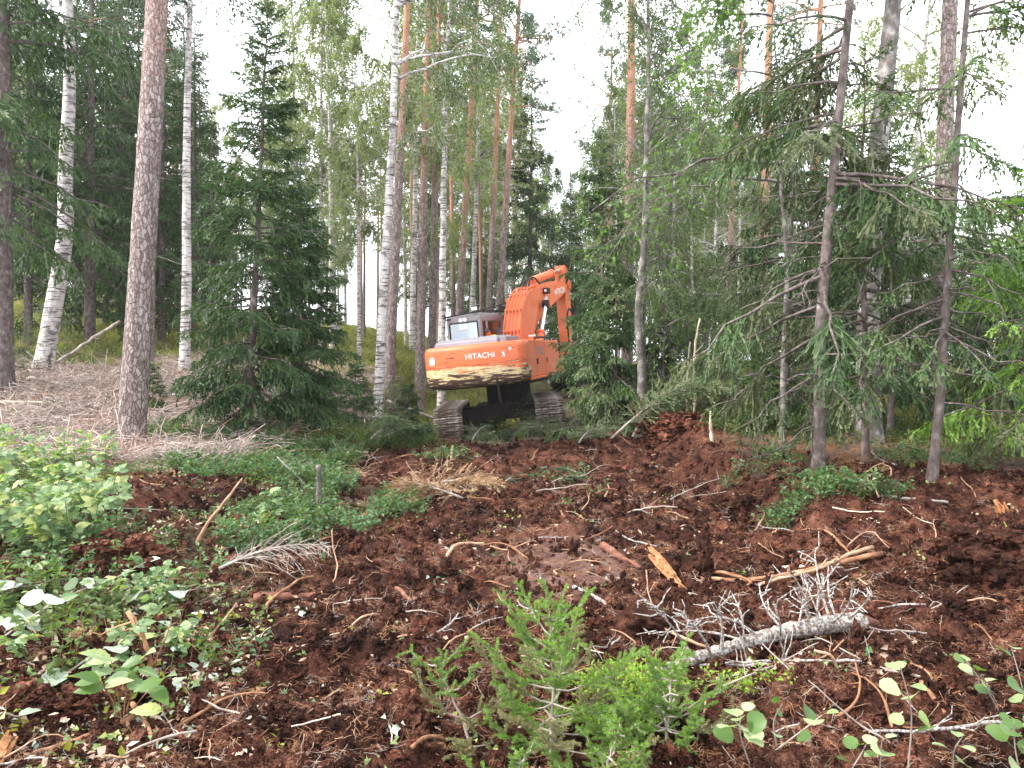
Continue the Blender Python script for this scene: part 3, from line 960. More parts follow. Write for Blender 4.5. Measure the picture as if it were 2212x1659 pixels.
    box(g, cx0, cx1, cy0, cy1, cz0, 1.98)                                         # lower body
    for (xa, xb, ya, yb) in ((cx0, cx0 + pz, cy0, cy0 + pz), (cx1 - pz, cx1, cy0, cy0 + .16), (cx0, cx0 + pz, cy1 - pz, cy1), (cx1 - pz, cx1, cy1 - pz, cy1)):
        box(g, xa, xb, ya, yb, 1.982, 2.70)
    box(g, cx1 - .06, cx1, -.30, -.20, 1.982, 2.70)                                   # right side divider
    box(g, cx1 - .06, cx1, cy0 + .162, -.302, 1.982, 2.12)
    cab = part('cab', g, XM['cab'], bev=.025)
    g = Geo()
    loft(g, [[(cx0 + a, cy0 + a, z), (cx1 - a, cy0 + a, z), (cx1 - a, cy1 - a, z), (cx0 + a, cy1 - a, z)] for a, z in ((.0, 2.66), (0, 2.80), (.03, 2.87), (.10, 2.905))])
    part('cab_roof', g, XM['cab'], cab, bev=.05)
    g = Geo()                                                                      # black rubber surround of the rear window
    def ring(gg, xa, xb, za, zb, y, w, t):
        box(gg, xa, xb, y - t, y, zb - w, zb); box(gg, xa, xb, y - t, y, za, za + w)
        box(gg, xa, xa + w, y - t, y, za + w, zb - w); box(gg, xb - w, xb, y - t, y, za + w, zb - w)
    ring(g, cx0 + .075, cx1 - .075, 2.02, 2.685, cy0 + .02, .03, .045)
    part('window_seal', g, XM['black'], cab, bev=.012)
    g = Geo(); box(g, cx0 + .10, cx1 - .10, cy0 + .006, cy0 + .012, 2.04, 2.66)
    rw = part('rear_window', g, XM['glass'], cab)
    g = Geo(); box(g, cx0 + .36, cx0 + .62, cy0 - .004, cy0 + .002, 2.50, 2.635)
    part('sticker', g, XM['white'], rw)
    g = Geo(); box(g, cx1 - .03, cx1 - .024, cy0 + .16, -.30, 2.12, 2.66)
    part('side_window', g, XM['glass'], cab)
    g = Geo(); box(g, cx1 - .03, cx1 - .024, -.20, cy1 - .1, 1.98, 2.66)
    part('side_window', g, XM['glass'], cab)
    g = Geo(); box(g, cx0 + .03, cx0 + .036, cy0 + .1, cy1 - .1, 1.98, 2.66)
    part('side_window', g, XM['glass'], cab)
    g = Geo(); box(g, cx0 + .1, cx1 - .1, cy1 - .036, cy1 - .03, 1.98, 2.66)
    part('windscreen', g, XM['glass'], cab)
    g = Geo()                                                                      # gathered curtain behind the small side window
    yy = np.linspace(cy0 + .17, -.31, 40)
    xx = cx1 - .10 + .018 * np.sin(np.arange(40) * 1.9)
    v = [(x, y, z) for z in (2.10, 2.66) for x, y in zip(xx, yy)]
    g.add(v, [[k, k + 1, 41 + k, 40 + k] for k in range(39)])
    part('curtain', g, XM['curtain'], cab, smooth=True)
    g = Geo(); box(g, -1.05, -.6, .05, .2, 1.98, 2.45); box(g, -1.05, -.6, .2, .65, 1.90, 2.05); box(g, -.95, -.7, .06, .17, 2.46, 2.62)
    part('seat', g, XM['black'], cab, bev=.04)
    for x_ in (-.76, -.88):
        g = Geo(); cyl(g, (x_, cy0 - .002, 2.745), (x_, cy0 - .012, 2.745), .055, 20)
        part('round_sticker', g, XM['white'], cab)
    # roof guard rail, lamps
    g = Geo()
    for a, b in (((cx0 - .03, cy0 - .02, 2.86), (cx1 + .02, cy0 - .02, 2.93)), ((cx0 - .03, cy0 - .02, 2.86), (cx0 - .03, cy1, 2.86)), ((cx1 + .02, cy0 - .02, 2.93), (cx1 + .02, cy1 + .1, 2.98)), ((cx0, cy1, 2.95), (cx1 + .02, cy1 + .1, 2.98))):
        cyl(g, a, b, .022, 8)
    cyl(g, (cx1 + .02, cy0 + .1, 2.96), (cx1 + .05, cy1 + .5, 3.22), .02, 8)
    cyl(g, (cx1 + .05, cy1 + .5, 3.22), (cx1 + .05, cy1 + .45, 2.9), .02, 8)
    box(g, cx0 + .02, cx0 + .14, cy0 - .05, cy0 + .01, 2.77, 2.81)
    part('roof_rail', g, XM['black'], cab)
    g = Geo(); box(g, -.56, -.37, cy0 - .0, cy0 + .10, 2.95, 3.08); 
    wl_ = part('work_lamp', g, XM['black'], cab, bev=.02)
    g = Geo(); box(g, -.545, -.385, cy0 - .008, cy0 - .001, 2.965, 3.055)
    part('lens', g, XM['lens'], wl_, bev=.01)
    g = Geo(); cyl(g, (-.30, .95, 3.02), (-.30, 1.08, 3.02), .10, 16)
    part('work_lamp', g, XM['black'], cab)
    # ---- boom
    bx0, bx1 = .05, .50
    top = smooth_path([(-.12, 1.75), (.02, 2.4), (.45, 3.0), (1.15, 3.42), (2.0, 3.58), (3.6, 3.78), (5.1, 3.98), (6.0, 4.02)], 40)
    bot = smooth_path([(6.12, 3.72), (5.2, 3.50), (3.8, 3.15), (2.5, 2.82), (1.75, 2.5), (1.05, 2.05), (.62, 1.62)], 40)
    prof = [tuple(p) for p in bot[::-1]]            # from foot to tip along the belly
    prof = [(p[0], p[1]) for p in bot[::-1]] + [(6.22, 4.5)] + [(p[0], p[1]) for p in top[::-1]] + [(.25, 1.5)]
    g = Geo()
    off = 0
    nT = 40
    # shell as quads so the side walls stay clean
    tp, bt = top, bot[::-1]
    v = []
    for x in (bx0, bx1):
        v += [(x, p[0], p[1]) for p in tp] + [(x, p[0], p[1]) for p in bt]
    f = []
    for k in range(nT - 1):
        f.append([k, k + 1, nT + k + 1, nT + k])
        f.append([2 * nT + k, 3 * nT + k, 3 * nT + k + 1, 2 * nT + k + 1])
        f.append([k, 2 * nT + k, 2 * nT + k + 1, k + 1])
        f.append([nT + k, nT + k + 1, 3 * nT + k + 1, 3 * nT + k])
    f.append([0, nT, 3 * nT, 2 * nT]); f.append([nT - 1, 3 * nT - 1, 4 * nT - 1, 2 * nT - 1])
    g.add(v, f)
    cyl(g, (bx0 - .06, 6.02, 3.87), (bx1 + .06, 6.02, 3.87), .17, 20)
    box(g, bx0 - .12, bx0 - .005, .75, 1.1, 3.0, 3.28)
    boom = part('boom', g, XM['orange'], bev=.012)
    for k in range(5):                                                              # pipes down the back of the boom
        x = bx0 + .025 + k * .10
        dz = .075
        pts = []
        for q in range(0, 24):
            p = tp[q]; tn = tp[min(q + 1, nT - 1)] - tp[max(q - 1, 0)]; tn = tn / np.linalg.norm(tn)
            pts.append((x - .03 * (1 - q / 23), p[0] - tn[1] * dz, p[1] + tn[0] * dz))
        pts.append((x, pts[-1][1] + .1, pts[-1][2] - .05 + .02 * k))
        g = Geo(); tubes(g, smooth_path(pts, 46), .019, 8)
        part('hydraulic_pipe', g, XM['orange'], boom, smooth=True)
    for q in (5, 10, 15):
        p = tp[q]; tn = tp[q + 1] - tp[q - 1]; tn = tn / np.linalg.norm(tn)
        g = Geo(); c0 = np.array([0, p[0] - tn[1] * .06, p[1] + tn[0] * .06])
        box(g, bx0 - .03, bx1 + .0, c0[1] - .035, c0[1] + .035, c0[2] - .035, c0[2] + .035)
        part('pipe_clamp', g, XM['orange'], boom, bev=.01)
    # hoses over the knee to the arm
    for k in range(4):
        x = .12 + k * .09
        g = Geo(); tubes(g, smooth_path([(x, 1.5, 3.52), (x + .01, 1.75, 3.74 + .03 * k), (x + .04, 2.1, 3.82 + .02 * k), (x + .05, 2.5, 3.76)], 18), .028, 8)
        part('hose', g, XM['black'], boom, smooth=True)
    me = text_mesh('HITACHI', .19, 'boom_lettering', XM['white'], .02, 1.0)
    A = U @ Matrix.Translation((bx1 + .006, 4.75, 3.60)) @ Matrix.Rotation(R(8), 4, 'X') @ Matrix(((0, 0, 1, 0), (1.3, 0, 0, 0), (0, 1, 0, 0), (0, 0, 0, 1)))
    me.transform(A); put('lettering', me, boom)
    for q, (yy, zz) in enumerate(((2.86, 3.24), (3.02, 3.27))):
        g = Geo(); cyl(g, (bx1 + .002, yy, zz), (bx1 + .008, yy, zz), .10, 18)
        part('emblem', g, XM['white'], boom)
    g = Geo(); box(g, bx1 + .003, bx1 + .16, 2.65, 2.95, 3.42, 3.6)
    wl_ = part('work_lamp', g, XM['black'], boom, bev=.03)
    g = Geo(); box(g, bx1 + .05, bx1 + .12, 2.635, 2.648, 3.47, 3.55)
    part('lens', g, XM['lens'], wl_)
    # boom cylinders
    for s, x in ((-1, bx0 - .16), (1, bx1 + .16)):
        a, b = np.array((x, .78, 1.55)), np.array((x, 2.25, 3.08))
        mid = a + (b - a) * .46
        g = Geo(); cyl(g, a, mid, .105, 20); cyl(g, mid - (b - a) * .03, mid + (b - a) * .005, .13, 20)
        bc = part('boom_cylinder', g, XM['orange'], smooth=False)
        g = Geo(); cyl(g, mid + (b - a) * .006, b, .062, 18)
        part('rod', g, XM['chrome'], bc)
        g = Geo(); cyl(g, b - [.09, 0, 0], b + [.09, 0, 0], .13, 18)
        part('pivot', g, XM['dark'], bc)
    # arm cylinder on top of the boom
    a, b = np.array((.275, 2.35, 3.82)), np.array((.275, 6.05, 4.40))
    mid = a + (b - a) * .62
    g = Geo(); cyl(g, a, mid, .125, 20); cyl(g, mid - (b - a) * .03, mid + (b - a) * .01, .15, 20)
    box(g, .12, .43, 2.2, 2.5, 3.53, 3.85)
    ac = part('arm_cylinder', g, XM['orange'])
    g = Geo(); cyl(g, mid + (b - a) * .011, b, .072, 18)
    part('rod', g, XM['chrome'], ac)
    # stick (dipper)
    sp_ = [(5.86, 4.40), (6.0, 4.55), (6.2, 4.50), (6.42, 4.1), (6.45, 3.6), (6.20, 2.6), (5.98, 1.55), (5.72, 1.52), (5.66, 2.3), (5.72, 3.2), (5.78, 3.7)]
    g = Geo(); prism_x(g, sp_, .10, .45)
    st = part('stick', g, XM['orange'], bev=.015)
    g = Geo(); cyl(g, (.02, 6.02, 3.87), (.53, 6.02, 3.87), .20, 20)
    part('pivot', g, XM['orange'], st)
    for k in range(2):
        g = Geo(); tubes(g, smooth_path([(.52, 5.6, 3.9), (.60, 6.1, 4.15), (.62, 6.5, 3.6), (.56, 6.35, 2.8 - .2 * k), (.53, 6.2, 2.2)], 22), .026, 8)
        part('hose', g, XM['black'], st, smooth=True)
    g = Geo(); tubes(g, smooth_path([(.62, 4.9, 1.9), (.62, 4.9, 2.6), (.66, 5.1, 3.0), (.7, 5.5, 2.8), (.72, 5.9, 2.3), (.7, 6.0, 1.4)], 26), .03, 8)
    part('hose', g, XM['black'], st, smooth=True)
    a, b = np.array((.275, 6.62, 3.4)), np.array((.275, 6.3, 1.75))
    g = Geo(); cyl(g, a, a + (b - a) * .55, .10, 18)
    bc = part('bucket_cylinder', g, XM['orange'])
    g = Geo(); cyl(g, a + (b - a) * .55, b, .055, 16)
    part('rod', g, XM['chrome'], bc)
    g = Geo(); box(g, .2, .35, 6.0, 6.35, 1.62, 1.8); box(g, .2, .35, 6.2, 6.35, 1.3, 1.62)
    part('linkage', g, XM['dark'])
    g = Geo()
    bk = smooth_path([(6.2, 1.62), (6.45, 1.25), (6.4, .75), (6.05, .35), (5.6, .28), (5.2, .45), (5.0, .62)], 18)
    inner = [(p[0] * .93 + 5.7 * .07, p[1] * .93 + 1.05 * .07) for p in bk[::-1]]
    prof = [tuple(p) for p in bk] + inner
    prism_x(g, prof[::-1], -.18, .74)
    for x0_, x1_ in ((-.20, -.17), (.73, .76)):
        prism_x(g, ([tuple(p) for p in bk] + [(5.75, 1.62)])[::-1], x0_, x1_)
    bkt = part('bucket', g, XM['dark'])
    for k in range(5):
        g = Geo(); x = -.16 + k * .205
        prism_x(g, [(5.05, .58), (5.08, .68), (4.82, .78)], x, x + .09)
        part('tooth', g, XM['steel'], bkt)
    # the yellow-green jacket seen in the rear window
    g = Geo()
    rng = np.random.default_rng(3)
    K, S = 9, 14
    loops = []
    for k in range(K):
        t = k / (K - 1)
        r_ = .11 * (1 - .75 * t) + .02
        loops.append([(-1.10 + .02 * t + (r_ + .02 * math.sin(3 * a + k)) * math.cos(a), -.60 + .5 * (r_ + .02 * math.sin(3 * a + k)) * math.sin(a), 2.0 + .40 * t) for a in np.linspace(0, 2 * math.pi, S, endpoint=False)])
    loft(g, loops)
    jm = simple('hi_vis_cloth', [(.3, (.42, .62, .02)), (.7, (.62, .85, .06))], 9, .8)
    jo = put('safety_jacket', g.mesh('safety_jacket', jm, True, U))
    jo.matrix_world = Matrix.Translation(root.location) @ root.rotation_euler.to_matrix().to_4x4()
    tag(jo, 'yellow green safety jacket hanging behind the cab rear window', 'jacket')
    return root

def track_pt(s, r, half, zc, rpath):
    """point and tilt on the stadium shaped track loop, s metres along it"""
    per = 2 * math.pi * rpath + 4 * half
    s = s % per
    if s < 2 * half:
        return (-half + s, zc + r), 0.0
    s -= 2 * half
    if s < math.pi * rpath:
        a = math.pi / 2 - s / rpath
        return (half + r * math.cos(a), zc + r * math.sin(a)), -(s / rpath)
    s -= math.pi * rpath
    if s < 2 * half:
        return (half - s, zc - r), math.pi
    s -= 2 * half
    a = -math.pi / 2 - s / rpath
    return (-half + r * math.cos(a), zc + r * math.sin(a)), -math.pi - s / rpath
build_excavator()

# ------------------------------------------------------------------ tree builders (a variant = trunk mesh + crown mesh, base at the origin)
def trunk_path(H, rng, wob=.06, n=26, ctrl=None):
    z = np.linspace(0, H, n)
    if ctrl is not None:                      # control points (x, z)
        c = np.asarray(ctrl, float)
        x = np.interp(z, c[:, 1], c[:, 0], right=None)
        sl = (c[-1, 0] - c[-2, 0]) / (c[-1, 1] - c[-2, 1])
        x = np.where(z > c[-1, 1], c[-1, 0] + sl * (z - c[-1, 1]), x)
        k = np.ones(3) / 3; xs = np.convolve(np.pad(x, 1, 'edge'), k, 'valid'); xs[0] = x[0]; x = xs
    else:
        x = np.zeros(n)
    x = x + wob * np.cumsum(rng.normal(0, .35, n)) * (z / H) * .5
    y = wob * np.cumsum(rng.normal(0, .35, n)) * (z / H) * .5
    return np.stack([x, y, z - .12], -1)

def trunk_rad(P, r0, H, p=.8, flare=.35, minr=.008):
    z = P[:, 2] + .12
    return np.maximum(r0 * (1 - z / H) ** p * 1.0, minr) + r0 * flare * np.exp(-z / .22)

def at(P, z):
    return np.stack([np.interp(z, P[:, 2], P[:, k]) for k in range(3)], -1)

def branch_paths(base, az, el, L, sag, K, rng, wob=.03):
    """curved branches: elevation el, sagging then lifting at the tip"""
    N = len(L)
    s = np.linspace(0, 1, K)
    dh = np.stack([np.cos(az), np.sin(az), np.zeros(N)], -1)
    P = base[:, None] + dh[:, None] * (L * np.cos(el))[:, None, None] * s[None, :, None]
    P[..., 2] += (L * np.sin(el))[:, None] * s - (sag * L)[:, None] * (s ** 2 - .45 * s ** 3)[None]
    P += rng.normal(0, wob, (N, K, 3)) * L[:, None, None] * s[None, :, None]
    return P

def lerp_path(P, t):
    """P (N,K,3), t (N,M) in 0..1 -> points and tangents"""
    K = P.shape[1]
    u = t * (K - 1); k = np.minimum(u.astype(int), K - 2); f = (u - k)[..., None]
    n = np.arange(P.shape[0])[:, None]
    a, b = P[n, k], P[n, k + 1]
    return a + (b - a) * f, nrm(b - a)

def spruce(seed, H, r0, z0, rmax, wh=.30, nb=5, tw=.10, sub=4, w=.028, seg=4, prof=.8, gap=.0, top_thin=0, sagk=.35, dead=.0, ctrl=None, hang=.35, mats=('spruce_bark', 'spruce'), mix=None, skirt=None, wob=.05, tl=.42):
    rng = np.random.default_rng(seed)
    T, C = Geo(), Geo()
    P = trunk_path(H, rng, wob, ctrl=ctrl)
    tubes(T, P, trunk_rad(P, r0, H)[None], 14)
    zs = []
    z = z0
    while z < H * .985:
        t = (z - z0) / (H - z0)
        k = rng.integers(max(2, nb - 1), nb + 2)
        for q in range(k):
            zs.append((z + rng.uniform(-.35, .35) * wh, t))
        z += wh * (1 - .35 * t) * rng.uniform(.7, 1.3)
    zs = np.array(zs); t = np.clip(zs[:, 1], 0, 1)
    if gap: 
        keep = rng.random(len(t)) > gap
        zs, t = zs[keep], t[keep]
    N = len(t)
    az = rng.uniform(0, 2 * np.pi, N)
    L = rmax * (1 - t) ** prof * rng.uniform(.55, 1.15, N) * (1 - .35 * np.exp(-t / .07)) + .07
    el = R(-14) + t * R(52) + rng.normal(0, .10, N)
    sag = sagk * (1 - .75 * t) * rng.uniform(.6, 1.4, N)
    B = branch_paths(at(P, zs[:, 0]), az, el, L, sag, 7, rng)
    br = np.outer(.006 + .011 * L, np.linspace(1, .25, 7))
    tubes(T, B, br, 4)
    # dead, bare limbs under the live crown
    if dead:
        nd = int(dead * 14)
        zd = rng.uniform(.5, z0 + .3 * (H - z0), nd)
        Ld = rng.uniform(.35, 1.3, nd)
        D = branch_paths(at(P, zd), rng.uniform(0, 2 * np.pi, nd), rng.uniform(-.35, .25, nd), Ld, np.full(nd, .3), 6, rng, .05)
        tubes(T, D, np.outer(.005 + .006 * Ld, np.linspace(1, .3, 6)), 4)
        tt = rng.uniform(.3, 1, (nd, 4)); pp, tg = lerp_path(D, tt)
        dd = nrm(tg + rng.normal(0, .8, tg.shape)); ln = rng.uniform(.1, .35, (nd, 4, 1)) * Ld[:, None, None]
        Q = np.stack([pp, pp + dd * ln * .5, pp + dd * ln - np.array([0, 0, .15]) * ln], 2).reshape(-1, 3, 3)
        tubes(T, Q, np.array([[.004, .003, .002]]), 3)
    # side twigs
    O, D, LL, DR = [], [], [], []
    for i in range(N):
        n = max(3, int(L[i] / tw) * 2)
        s = np.linspace(.12 if L[i] < .6 else .2, 1, n) + rng.uniform(-.02, .02, n)
        s = np.clip(s, 0, 1)
        if dead and t[i] < .15: s = s[s > .45]
        p, tg = lerp_path(B[i:i + 1], s[None]); p, tg = p[0], tg[0]
        sd = nrm(np.cross(tg, [0, 0, 1.])) * np.where(np.arange(len(s)) % 2, 1, -1)[:, None]
        ang = rng.uniform(.65, 1.15, len(s))[:, None]
        d = nrm(tg * np.cos(ang) + sd * np.sin(ang) + np.array([0, 0, -1.]) * hang * rng.uniform(.2, 1.3, (len(s), 1)) * (1 - .8 * t[i]))
        ln = np.minimum(tl, .08 + .40 * L[i] * (1.08 - s)) * rng.uniform(.6, 1.25, len(s)) + .05
        if t[i] > 1 - top_thin: ln *= .55
        O.append(p); D.append(d); LL.append(ln); DR.append(np.full(len(s), .30 * (1 - .8 * t[i])))
        O.append(B[i, -2:-1]); D.append(nrm(B[i, -1:] - B[i, -2:-1])); LL.append(np.linalg.norm(B[i, -1:] - B[i, -2:-1], axis=-1) * 1.3); DR.append(np.zeros(1))
    O, D, LL, DR = np.concatenate(O), np.concatenate(D), np.concatenate(LL), np.concatenate(DR)
    M_ = len(O)
    sel = np.zeros(M_, int)
    if mix is not None:
        sel = (rng.random(M_) < mix).astype(int)
        sel = np.where(vnoise(O[:, 0] * 1.3 + O[:, 2], O[:, 1] * 1.3 - O[:, 2] * .7, seed) > (.5 - mix) * 1.2, 1, 0)
    for k in (0, 1):
        q = sel == k
        if not q.any(): continue
        o, d, l, dr = O[q], D[q], LL[q], DR[q]
        shoots(C, o, d, l, w, seg, dr, rng, k)
        n = len(o)
        for j in range(sub):
            s = rng.uniform(.12, .85, n)[:, None]
            p = o + d * (l[:, None] * s); p[:, 2] -= dr * l * s[:, 0] ** 2
            sd = nrm(np.cross(d, rng.normal(size=(n, 3)) * .5 + [0, 0, 1.])) * np.where(rng.random(n) < .5, -1, 1)[:, None]
            dd = nrm(d * .75 + sd * .7 - np.array([0, 0, hang * .7]) * rng.random((n, 1)))
            shoots(C, p, dd, l * rng.uniform(.3, .6, n), w, max(2, seg - 1), dr + .2, rng, k)
    # leader
    shoots(C, P[-2:-1], nrm(P[-1:] - P[-2:-1]), np.array([.3]), w, 5, np.zeros(1), rng)
    cm = [MT[mats[1]]] + ([MT[mats[2]]] if len(mats) > 2 else [])
    return T.mesh('spruce_trunk', MT[mats[0]]), C.mesh('spruce_crown', cm, False), H

def birch(seed, H, r0, z0, rmax, nl=26, ntw=36, nleaf=12, ls=.06, mats=('birch_bark', 'birch_leaf'), ctrl=None, hang=.8, el0=.95, wob=.12, asym=None, flare=.35, twr=.003):
    rng = np.random.default_rng(seed)
    T, C = Geo(), Geo()
    P = trunk_path(H, rng, wob, 34, ctrl)
    tubes(T, P, trunk_rad(P, r0, H, .85, flare)[None], 16)
    t = np.sort(rng.uniform(0, 1, nl)); z = z0 + t * (H * .97 - z0)
    az = rng.uniform(0, 2 * np.pi, nl)
    if asym is not None:
        az = asym + rng.normal(0, .9, nl)
    L = rmax * (.35 + .65 * np.sin(np.pi * np.clip(t * .9 + .12, 0, 1))) * rng.uniform(.6, 1.15, nl)
    el = el0 - .25 * rng.random(nl) - .25 * (1 - t)
    B = branch_paths(at(P, z), az, el, L, np.full(nl, .55), 8, rng, .05)
    tubes(T, B, np.outer(.006 + .010 * L, np.linspace(1, .2, 8)), 5)
    # secondary branches
    m = 5
    s = rng.uniform(.25, .95, (nl, m)); p, tg = lerp_path(B, s)
    p, tg = p.reshape(-1, 3), tg.reshape(-1, 3)
    d2 = nrm(tg + rng.normal(0, .55, tg.shape)); L2 = np.repeat(L, m) * rng.uniform(.25, .55, nl * m)
    K = 5; u = np.linspace(0, 1, K)
    B2 = p[:, None] + d2[:, None] * (L2[:, None] * u)[..., None]; B2[..., 2] -= (.5 * L2)[:, None] * u ** 2
    tubes(T, B2, np.outer(.003 + .004 * L2, np.linspace(1, .3, K)), 3)
    # hanging twigs with leaves
    A = np.concatenate([B[:, [0, 2, 4, 6, 7]], B2])
    n = ntw * nl
    ii = rng.integers(0, len(A), n); ss = rng.uniform(.3, 1, (n, 1))
    p, tg = lerp_path(A[ii], ss); p, tg = p[:, 0], tg[:, 0]
    dt = nrm(tg * .5 + rng.normal(0, .5, p.shape) + np.array([0, 0, -hang])); lt = rng.uniform(.25, .75, n)
    u = np.linspace(0, 1, 4)
    Tw = p[:, None] + dt[:, None] * (lt[:, None] * u)[..., None]; Tw[..., 2] -= (hang * .4 * lt)[:, None] * u ** 2
    tubes(T, Tw, np.array([[twr, twr * .8, twr * .6, twr * .4]]), 3)
    sl = rng.uniform(.05, 1, (n, nleaf)); q, tq = lerp_path(Tw, sl)
    q = q.reshape(-1, 3) + rng.normal(0, .02, (n * nleaf, 3)); tq = tq.reshape(-1, 3)
    dl = nrm(tq * .4 + rng.normal(0, .6, q.shape) + np.array([0, 0, -.45]))
    leaves(C, q, dl, rng.normal(0, .6, q.shape) + [0, 0, .8], ls * rng.uniform(.7, 1.2, len(q)), ls * .75 * rng.uniform(.7, 1.1, len(q)))
    return T.mesh('birch_trunk', MT[mats[0]]), C.mesh('birch_crown', MT[mats[1]], False), H

def tufts(C, o, d, n, L, w, rng, spread=.9):
    N = len(o)
    dd = nrm(d[:, None] * .7 + rng.normal(0, spread, (N, n, 3)))
    sd = nrm(np.cross(dd, rng.normal(size=dd.shape))) * w
    tip = o[:, None] + dd * (L * rng.uniform(.7, 1.2, (N, n)))[..., None]
    V = np.concatenate([o[:, None] + 0 * dd[:, :1], (o[:, None] + dd * L * .45 + sd), tip, (o[:, None] + dd * L * .45 - sd)], 1)
    m = 3 * n + 1
    k = np.arange(n)
    f = np.stack([np.zeros(n, int), 1 + k, 1 + n + k, 1 + 2 * n + k], -1)[None] + (np.arange(N) * m)[:, None, None]
    C.add(V.reshape(-1, 3), f.reshape(-1, 4))

def pine(seed, H, r0, z0, rmax, nb=30, nt=70, dead=10, bark_detail=0, ctrl=None, tl=.11, dlow=.22):
    rng = np.random.default_rng(seed)
    T, C = Geo(), Geo()
    P = trunk_path(H, rng, .07, 40, ctrl)
    if bark_detail:
        n, K = 110, 520
        zz = np.linspace(0, H, K) if bark_detail == 2 else np.concatenate([np.linspace(0, 7.5, K - 20, endpoint=False), np.linspace(7.5, H, 20)])
        Pc = at(P, zz - .12)
        rad = np.interp(zz, P[:, 2] + .12, trunk_rad(P, r0, H, .75, .25))
        th = np.arange(n) * 2 * np.pi / n
        A, Zg = np.meshgrid(th, zz)
        cx_ = A / (2 * np.pi) * 22
        cell = np.minimum(worley(np.mod(cx_, 22), Zg * 5.5 + .4 * vnoise(cx_, Zg * 3, 3), 5), 1)
        dis = .010 * (1 - cell) ** .5 * (1 - sstep(4, 8, Zg)) + .006 * fbm(np.cos(A) * 3 + Zg, np.sin(A) * 3 + Zg * 1.7, 9, 3) + .02 * np.exp(-Zg / .3) * np.sin(A * 5 + 1)
        rr_ = rad[:, None] + dis
        V = np.stack([Pc[:, None, 0] + rr_ * np.cos(A), Pc[:, None, 1] + rr_ * np.sin(A), np.repeat(Pc[:, 2:3], n, 1)], -1)
        idx = np.arange(n * K).reshape(K, n)
        i0, i1 = idx[:-1], idx[1:]
        T.add(V.reshape(-1, 3), np.stack([i0, np.roll(i0, -1, 1), np.roll(i1, -1, 1), i1], -1).reshape(-1, 4))
    else:
        tubes(T, P, trunk_rad(P, r0, H, .72, .2)[None], 14)
    t = np.sort(rng.uniform(0, 1, nb)); z = z0 + t * (H * .985 - z0)
    L = rmax * (1 - .75 * t ** 1.5) * rng.uniform(.5, 1.15, nb)
    B = branch_paths(at(P, z), rng.uniform(0, 2 * np.pi, nb), R(5) + t * R(45) + rng.normal(0, .15, nb), L, np.full(nb, .12), 6, rng, .06)
    tubes(T, B, np.outer(.010 + .014 * L, np.linspace(1, .25, 6)), 5)
    m = 9
    s = rng.uniform(.3, 1, (nb, m)); p, tg = lerp_path(B, s); p, tg = p.reshape(-1, 3), tg.reshape(-1, 3)
    d2 = nrm(tg * .7 + rng.normal(0, .55, tg.shape) + [0, 0, .25]); L2 = np.repeat(L, m) * rng.uniform(.15, .42, nb * m)
    B2 = np.stack([p, p + d2 * L2[:, None] * .5, p + d2 * L2[:, None] + np.array([0, 0, .12]) * L2[:, None]], 1)
    tubes(T, B2, np.array([[.007, .005, .003]]), 3)
    n = nt * nb
    ii = rng.integers(0, len(B2), n); q, tq = lerp_path(B2[ii], rng.uniform(.35, 1.05, (n, 1)).clip(0, 1))
    q, tq = q[:, 0] + rng.normal(0, .06, (n, 3)), tq[:, 0]
    tufts(C, q, nrm(tq + rng.normal(0, .3, tq.shape) + [0, 0, .4]), 9, tl, .011, rng)
    if dead:
        zd = rng.uniform(H * dlow, z0 + .15 * (H - z0), dead); Ld = rng.uniform(.3, 1.6, dead) * rng.uniform(.5, 1, dead)
        D = branch_paths(at(P, zd), rng.uniform(0, 2 * np.pi, dead), rng.uniform(-.2, .3, dead), Ld, np.full(dead, .2), 6, rng, .06)
        tubes(T, D, np.outer(.008 + .008 * Ld, np.linspace(1, .3, 6)), 4, 1)
        tt = rng.uniform(.4, 1, (dead, 3)); pp, tg = lerp_path(D, tt); pp, tg = pp.reshape(-1, 3), tg.reshape(-1, 3)
        dd = nrm(tg + rng.normal(0, .7, tg.shape)); ln = rng.uniform(.15, .5, (len(pp), 1))
        tubes(T, np.stack([pp, pp + dd * ln * .5, pp + dd * ln], 1), np.array([[.006, .004, .003]]), 3, 1)
    return T.mesh('pine_trunk', [MT['pine_bark_near' if bark_detail else 'pine_bark'], MT['dead_wood']]), C.mesh('pine_crown', MT['pine'], False), H

def plant_tree(var, name, label, cat, px, d, group=None, lean=0., leany=0., rz=0., scl=1.0, dz=0., crown_mat=None):
    x = (px - CX) / FPX * d
    rot = (Matrix.Rotation(lean, 4, 'Y') @ Matrix.Rotation(leany, 4, 'X') @ Matrix.Rotation(rz, 4, 'Z')).to_euler()
    root = thing(name, label, cat, (x, d, hz1(x, d) + dz), group, rot, scl)
    put('trunk', var[0], root)
    c = put('crown', var[1], root)
    return root

def lean_of(px0, py0, px1, py1):
    return math.atan2(px1 - px0, py0 - py1)

def ctrl_px(pts, d):
    """trunk control points from photograph pixels at one distance, relative to the base"""
    w = [W(px, py, d) for px, py in pts]
    z0 = hz1(w[0][0], d)
    return [(p[0] - w[0][0], max(0.0, p[2] - z0) if k else 0.0) for k, p in enumerate(w)]

def skyline(px):
    return float(np.interp(px, [-200, 130, 160, 250, 290, 440, 480, 700, 880, 900, 1110, 1150, 1200, 1300, 1350, 1420, 1520, 1620, 1860, 1900, 2060, 2212, 2500],
                           [-100, -60, 170, 190, 20, 60, 300, 260, 180, -60, 60, 300, 330, 300, 120, 200, 260, 220, 260, 400, 440, 470, 420]))

